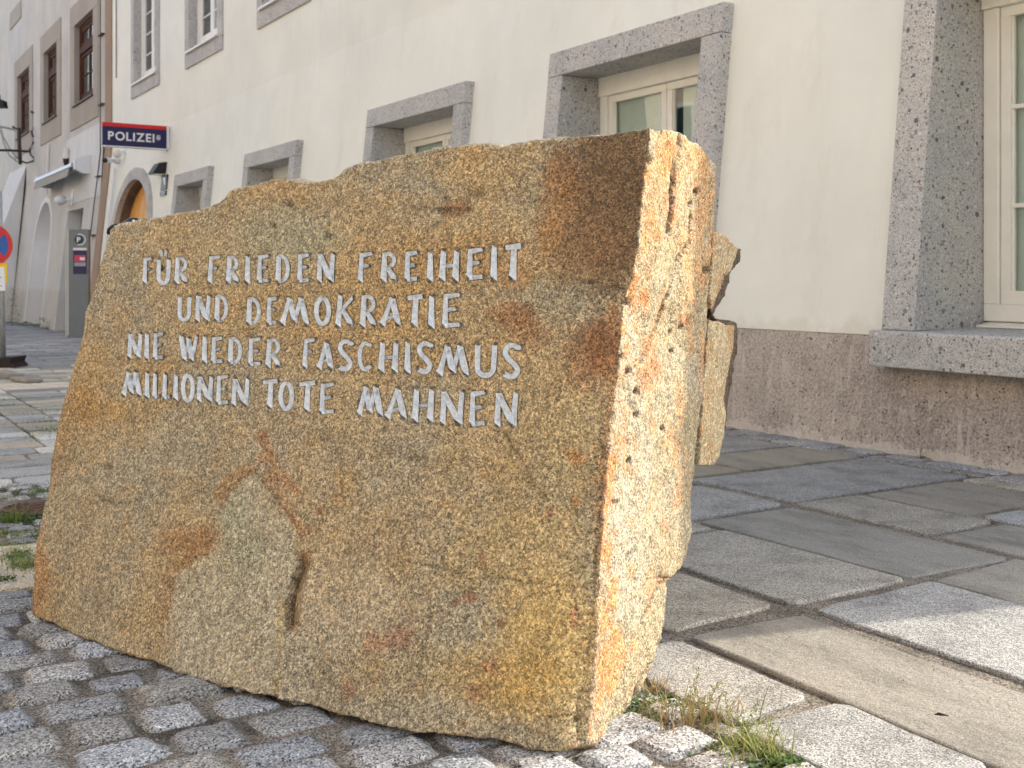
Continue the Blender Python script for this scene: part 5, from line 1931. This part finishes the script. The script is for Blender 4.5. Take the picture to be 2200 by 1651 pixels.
# ------------------------------------------------------------------ bicycle leaning behind the stone, only its grip shows
def bicycle():
    r = empty('bicycle', (-0.55, 3.95, 0), 'black bicycle behind the stone, only its grip and brake cable showing over the top', 'bicycle')
    ax = Vector((0.857, -0.517, 0))
    o = Vector((-1.13, 3.98, 0))

    def Bp(a, z, w_=0.0): return o + ax * a + Vector((0.517, 0.857, 0)) * w_ + Vector((0, 0, z))
    R = 0.33
    for c_ in (0.0, 1.05):
        n = 28
        wheel = MB()
        wheel.tube([Bp(c_ + R * math.cos(2 * math.pi * k / n), R + R * math.sin(2 * math.pi * k / n)) for k in range(n + 1)], 0.018, 6, False)
        wo_ = wheel.build('wheel', M['black_rubber'], r, smooth=True)
        sp = MB()
        for k in range(14):
            sp.tube([Bp(c_, R), Bp(c_ + R * math.cos(2 * math.pi * k / 14), R + R * math.sin(2 * math.pi * k / 14))], 0.0012, 4)
        sp.build('spokes', M['chrome'], wo_)
    f = MB()
    for a, b_ in (((0.24, .86), (0.45, .30)), ((0.24, .80), (0.82, .78)), ((0.82, .85), (0.45, .30)), ((0.45, .30), (1.05, .33)), ((0.82, .78), (1.05, .33)), ((0.22, .98), (0.27, .72)), ((0.25, .75), (0.0, .33))):
        f.tube([Bp(*a), Bp(*b_)], 0.016, 8)
    f.build('frame', M['black_metal'], r, smooth=True)
    s = MB().sphere(Bp(.82, .90), 0.13, 12, 8, (1, .6, .28))
    s.build('saddle', M['black_rubber'], r, smooth=True)
    # handlebar: runs from the stem up and towards the viewer; grip ends above the stone
    # positions found so that grip tops out at about 1.2 m
    def at(px, py, Y): return Vector(((px - CX) / F_PX * Y, Y, 1 + (CY - py) / F_PX * Y))
    hb = MB().tube([Bp(.22, .98), Bp(.20, 1.08), at(272, 505, 4.02), at(284, 490, 3.86)], 0.012, 8)
    hb.build('handlebar', M['black_metal'], r, smooth=True)
    g = MB().tube([at(256, 500, 4.05), at(268, 491, 3.95), at(283, 482, 3.86), at(292, 481, 3.845)], [0.012, 0.020, 0.0235, 0.020], 14)
    g.build('grip', M['black_rubber'], r, smooth=True)
    g = MB().sphere(at(287, 475, 3.818), 0.0045)
    g.build('grip_stud', M['lamp_white'], r, smooth=True)
    c_ = MB().tube([at(278, 498, 3.95), at(262, 487, 3.93), at(250, 484, 3.93), at(240, 487, 3.93), at(233, 494, 3.93), at(232.5, 501, 3.94), at(237, 501, 3.98), at(244, 498, 4.05)], 0.0058, 8)
    c_.build('brake_cable', M['black_rubber'], r, smooth=True)


bicycle()

# ------------------------------------------------------------------ plants
def tuft(name, pos, label, n=60, h=0.09, spread=0.05, mat='grass', tone=(0.1, 0.8), leaves=0, leafr=0.10, stalks=0, group=None, elong=(1, 1), ang=0.0, cat='grass tuft', lmat='herb'):
    pos = Vector(pos)
    r = empty(name, pos, label, cat, group)
    ca, sa = math.cos(ang), math.sin(ang)

    def spot(s):
        a, b_ = random.gauss(0, s * elong[0]), random.gauss(0, s * elong[1])
        return Vector((a * ca - b_ * sa, a * sa + b_ * ca, 0))
    if n:
        V, Fc, mixv = [], [], []
        for _ in range(n):
            p = pos + spot(spread * 0.45)
            az = random.uniform(0, 2 * math.pi)
            d = Vector((math.cos(az), math.sin(az), 0))
            sd = Vector((-d.y, d.x, 0))
            L = h * random.uniform(0.5, 1.25)
            lean = random.uniform(0.15, 0.95)
            w0 = random.uniform(0.0010, 0.0021)
            b0 = len(V)
            tv = random.uniform(*tone)
            K = 5
            for k in range(K + 1):
                t = k / K
                q = p + d * (L * lean * t * t * 0.9 + L * .15 * t) + Vector((0, 0, L * (t - 0.45 * lean * t * t)))
                ww = w0 * (1 - t) ** 0.6 + 0.0002
                V += [tuple(q - sd * ww), tuple(q + sd * ww)]
                mixv += [tv + .15 * t] * 2
            for k in range(K):
                Fc.append((b0 + 2 * k, b0 + 2 * k + 1, b0 + 2 * k + 3, b0 + 2 * k + 2))
        o = link_mesh('blades', V, Fc, M[mat], r, kind='stuff')
        at = o.data.attributes.new('leafmix', 'FLOAT', 'POINT')
        at.data.foreach_set('value', np.clip(mixv, 0, 1))
    if leaves:
        V, Fc, mixv = [], [], []
        for _ in range(leaves):
            p = pos + spot(leafr * .5)
            hh = random.uniform(0.0, 0.022) * (1 - min(1, (p - pos).length / (leafr * 1.8)))
            p.z = pos.z + hh + 0.003
            az = random.uniform(0, 2 * math.pi)
            d = Vector((math.cos(az), math.sin(az), random.uniform(-.1, .7))).normalized()
            sd = Vector((-math.sin(az), math.cos(az), random.uniform(-.3, .3)))
            L = random.uniform(0.007, 0.015)
            wd = L * .40
            b0 = len(V)
            V += [tuple(p), tuple(p + d * L * .55 + sd * wd), tuple(p + d * L), tuple(p + d * L * .55 - sd * wd)]
            mixv += [random.random()] * 4
            Fc.append((b0, b0 + 1, b0 + 2, b0 + 3))
        o = link_mesh('leaves', V, Fc, M[lmat], r, kind='stuff')
        at = o.data.attributes.new('leafmix', 'FLOAT', 'POINT')
        at.data.foreach_set('value', np.clip(mixv, 0, 1))
    for _ in range(stalks):
        m = MB()
        az = random.uniform(0, 6.28)
        L = h * random.uniform(1.0, 1.5)
        d = Vector((math.cos(az), math.sin(az), 0))
        base = pos + spot(spread * .3)
        pts = [base + d * L * .25 * t * t + Vector((0, 0, L * t)) for t in (0, .3, .6, 1)]
        m.tube(pts, [0.0009, 0.0008, 0.0007, 0.0005], 4)
        for k in range(14):
            t = 0.55 + 0.45 * k / 14
            q = base + d * L * .25 * t * t + Vector((0, 0, L * t))
            e = q + Vector((random.gauss(0, .006), random.gauss(0, .006), .005))
            m.tube([q, e], 0.0004, 3)
            m.sphere(e, 0.0018, 5, 4, (1, 1, 1.5))
        o = m.build('seed_head', M['grass'], r)
        at = o.data.attributes.new('leafmix', 'FLOAT', 'POINT')
        at.data.foreach_set('value', [0.75] * len(o.data.vertices))
    return r


jz = -0.02
gp = lambda x, y: tuple(ground_pt(x, y, 0.0) + Vector((0, 0, jz)))
tuft('grass_tuft', gp(1490, 1545), 'straw coloured dry grass tuft in the joint just right of the memorial foot', 150, 0.10, 0.10, 'dry_grass', (0.1, 1), stalks=2, elong=(1.3, .8))
tuft('grass_tuft', gp(1610, 1610), 'bright green sunlit grass tuft with seed heads, right of the dry tuft', 170, 0.085, 0.09, 'grass', (0.45, .95), leaves=500, leafr=0.10, stalks=4)
tuft('low_weed', gp(1668, 1640), 'low leafy green weed at the right end of the sunlit grass', 20, 0.03, 0.06, 'grass', (0.3, .7), leaves=1100, leafr=0.09, elong=(1.4, .6), cat='weed')
tuft('low_weed', gp(1460, 1510), 'dark green leafy weed in the shadow behind the dry grass tuft', 40, 0.05, 0.1, 'grass', (0, .4), leaves=1500, leafr=0.15, elong=(1.2, .7), cat='weed')
tuft('grass_tuft', gp(1408, 1480), 'small brown dry tuft tucked against the right side of the memorial', 60, 0.06, 0.04, 'dry_grass', (0.5, 1))
tuft('low_weed', gp(1980, 1020 - 38), 'tiny sprig weed at the foot of the rough plinth', 14, 0.06, 0.03, 'grass', (0, .2), leaves=80, leafr=0.05, cat='weed')
tuft('grass_tuft', gp(40, 1195), 'long green grass strip along the edge of the pale slab left of the memorial', 320, 0.045, 0.16, 'grass', (0.2, .8), leaves=4200, leafr=0.17, elong=(1.9, .42), ang=-1.02, lmat='grass')
tuft('low_weed', gp(58, 1215), 'bushy green weed against the lower left edge of the memorial', 120, 0.05, 0.08, 'grass', (0.2, .7), leaves=2600, leafr=0.13, cat='weed', lmat='grass')
tuft('low_weed', gp(12, 1245), 'dark green clump at the left edge beside the cobbles', 60, 0.04, 0.06, 'grass', (0.0, .4), leaves=1300, leafr=0.09, cat='weed')
tuft('grass_tuft', gp(25, 1118), 'spiky grass tuft left of the rust brown cover', 70, 0.12, 0.06, 'grass', (0.1, .6), leaves=700, leafr=0.16, elong=(1.4, .8))
tuft('low_weed', gp(60, 1108), 'leafy green weed beside the rust brown cover', 40, 0.05, 0.07, 'grass', (0.2, .6), leaves=900, leafr=0.15, elong=(1.4, .8), cat='weed')
tuft('low_weed', gp(66, 1143), 'yellow green weed strip between the cover and the broad pale slab', 60, 0.03, 0.08, 'grass', (0.5, .8), leaves=900, leafr=0.18, elong=(1.7, .5), cat='weed', lmat='grass')
tuft('low_weed', gp(92, 1055), 'green weed by the memorial edge above the rust brown cover', 60, 0.05, 0.07, 'grass', (0.2, .7), leaves=1300, leafr=0.20, elong=(1.4, .6), cat='weed')
for x_, y_, lb, el, nn in ((110, 925, 'dark green grass patch touching the left edge of the memorial', 1.3, 1600), (100, 939, 'thin grass line just below the dark green patch', 2.0, 700), (80, 906, 'small grass tuft in the second paving joint', 1.2, 600),
                           (110, 882, 'pale yellow green tuft high beside the memorial edge', 1.0, 600), (42, 889, 'grass tuft in the middle of the left paving joint', 1.4, 900), (10, 872, 'olive grass patch at the left edge, nearest the middle joint', 1.6, 1000), (8, 858, 'uppermost olive grass patch at the left edge of the pavement', 1.6, 900), (108, 916, 'straw coloured grass above the dark green patch', 1.3, 700)):
    tuft('grass_tuft', gp(x_, y_), lb, 40, 0.05, 0.2, 'grass', (0.3, .9) if 'straw' not in lb else (.8, 1), leaves=nn, leafr=0.34, elong=(el, .5), ang=rot0 * .6, lmat='grass' if 'olive' in lb or 'straw' in lb or 'yellow' in lb else 'herb')


def far_weed(px, py, v_, h, label, n):
    p = Vector(Wl(0.15, v_, gz(v_)))
    r = empty('wall_weed', p, label, 'weed')
    V, Fc, mx = [], [], []
    for _ in range(n):
        t = random.random() ** 2
        q = p + Vector((random.gauss(0, .22 * (1.1 - t)), random.gauss(0, .1), h * t))
        az = random.uniform(0, 6.28)
        L = random.uniform(.03, .07)
        d = Vector((math.cos(az), math.sin(az), random.uniform(-.3, .6)))
        s = Vector((-math.sin(az), math.cos(az), .2))
        b0 = len(V)
        V += [tuple(q), tuple(q + d * L * .5 + s * L * .3), tuple(q + d * L), tuple(q + d * L * .5 - s * L * .3)]
        mx += [random.random()] * 4
        Fc.append((b0, b0 + 1, b0 + 2, b0 + 3))
    o = link_mesh('leaves', V, Fc, M['herb'], r, kind='stuff')
    at = o.data.attributes.new('leafmix', 'FLOAT', 'POINT')
    at.data.foreach_set('value', mx)


far_weed(0, 0, 36.3, 1.0, 'tall thin weed growing at the wall foot left of the white niche', 420)
far_weed(0, 0, 31.6, .3, 'small green clump at the wall foot beside the parking machine', 260)
far_weed(0, 0, 34.2, .10, 'low green growth along the foot of the white niche', 300)

# small debris
mb = MB()
for _ in range(420):
    u, v = random.uniform(1.8, 5.0), random.uniform(1.6, 5.5)
    r = random.uniform(0.0015, 0.0042)
    c = Vector(U(u, v, 0.001 + r * .5))
    P = [c + Vector((random.uniform(.6, 1.2) * r * a, random.uniform(.6, 1.2) * r * b, random.uniform(.5, 1) * r * d)) for a, b, d in ((1, 0, 0), (-1, 0, 0), (0, 1, 0), (0, -1, 0), (0, 0, 1), (0, 0, -1))]
    mb.add(P, [(0, 2, 4), (2, 1, 4), (1, 3, 4), (3, 0, 4), (2, 0, 5), (1, 2, 5), (3, 1, 5), (0, 3, 5)])
mb.build('grit', M['kerb'], pave_root)['kind'] = 'stuff'
lf = MB()
c0 = ground_pt(2022, 1537, 0.006)
lf.add([c0 + Vector((-.015, .005, 0)), c0 + Vector((-.004, .004, .005)), c0 + Vector((.016, -.005, .001)), c0 + Vector((-.002, -.001, 0))], [(0, 1, 2, 3)])
lf.add([c0 + Vector((-.015, .005, -.001)), c0 + Vector((-.004, .004, .004)), c0 + Vector((.016, -.005, 0)), c0 + Vector((-.002, -.001, -.001))], [(3, 2, 1, 0)])
props(lf.build('dry_leaf', M['dry_leaf'], None, loc=c0), 'tiny black curled leaf lying on the sunlit brown slab', 'leaf')

# ------------------------------------------------------------------ the sunlit house across the street (behind the camera, seen in the panes)
opp = empty('opposite_house', U(-9, 12, 0), 'peach coloured house across the street, mirrored in the window panes', 'building')
b = MB()
for (v0_, v1_) in ((-14, 46),):
    b.box(U, -16, -9.0, v0_, v1_, -.4, 9.5)
b.build('wall', M['peach_plaster'], opp)
MB().prism([(-8.5, 9.5), (-12.5, 12.5), (-16.5, 9.5)], lambda u, z, v: U(u, v, z), -14, 46).build('roof', M['roof_tile'], opp)
v = -12.0
while v < 44:
    for z in (1.0, 4.2, 7.0):
        w1 = MB().box(U, -8.94, -9.02, v, v + 1.5, z, z + 1.7).build('window', M['white_paint'], opp)
        MB().box(U, -8.93, -8.935, v + .1, v + 1.4, z + .1, z + 1.6).build('pane', M['sign_teal'], w1)
    v += 3.3
print('triangles approx', sum(len(o.data.polygons) for o in bpy.data.objects if o.type == 'MESH') * 2)
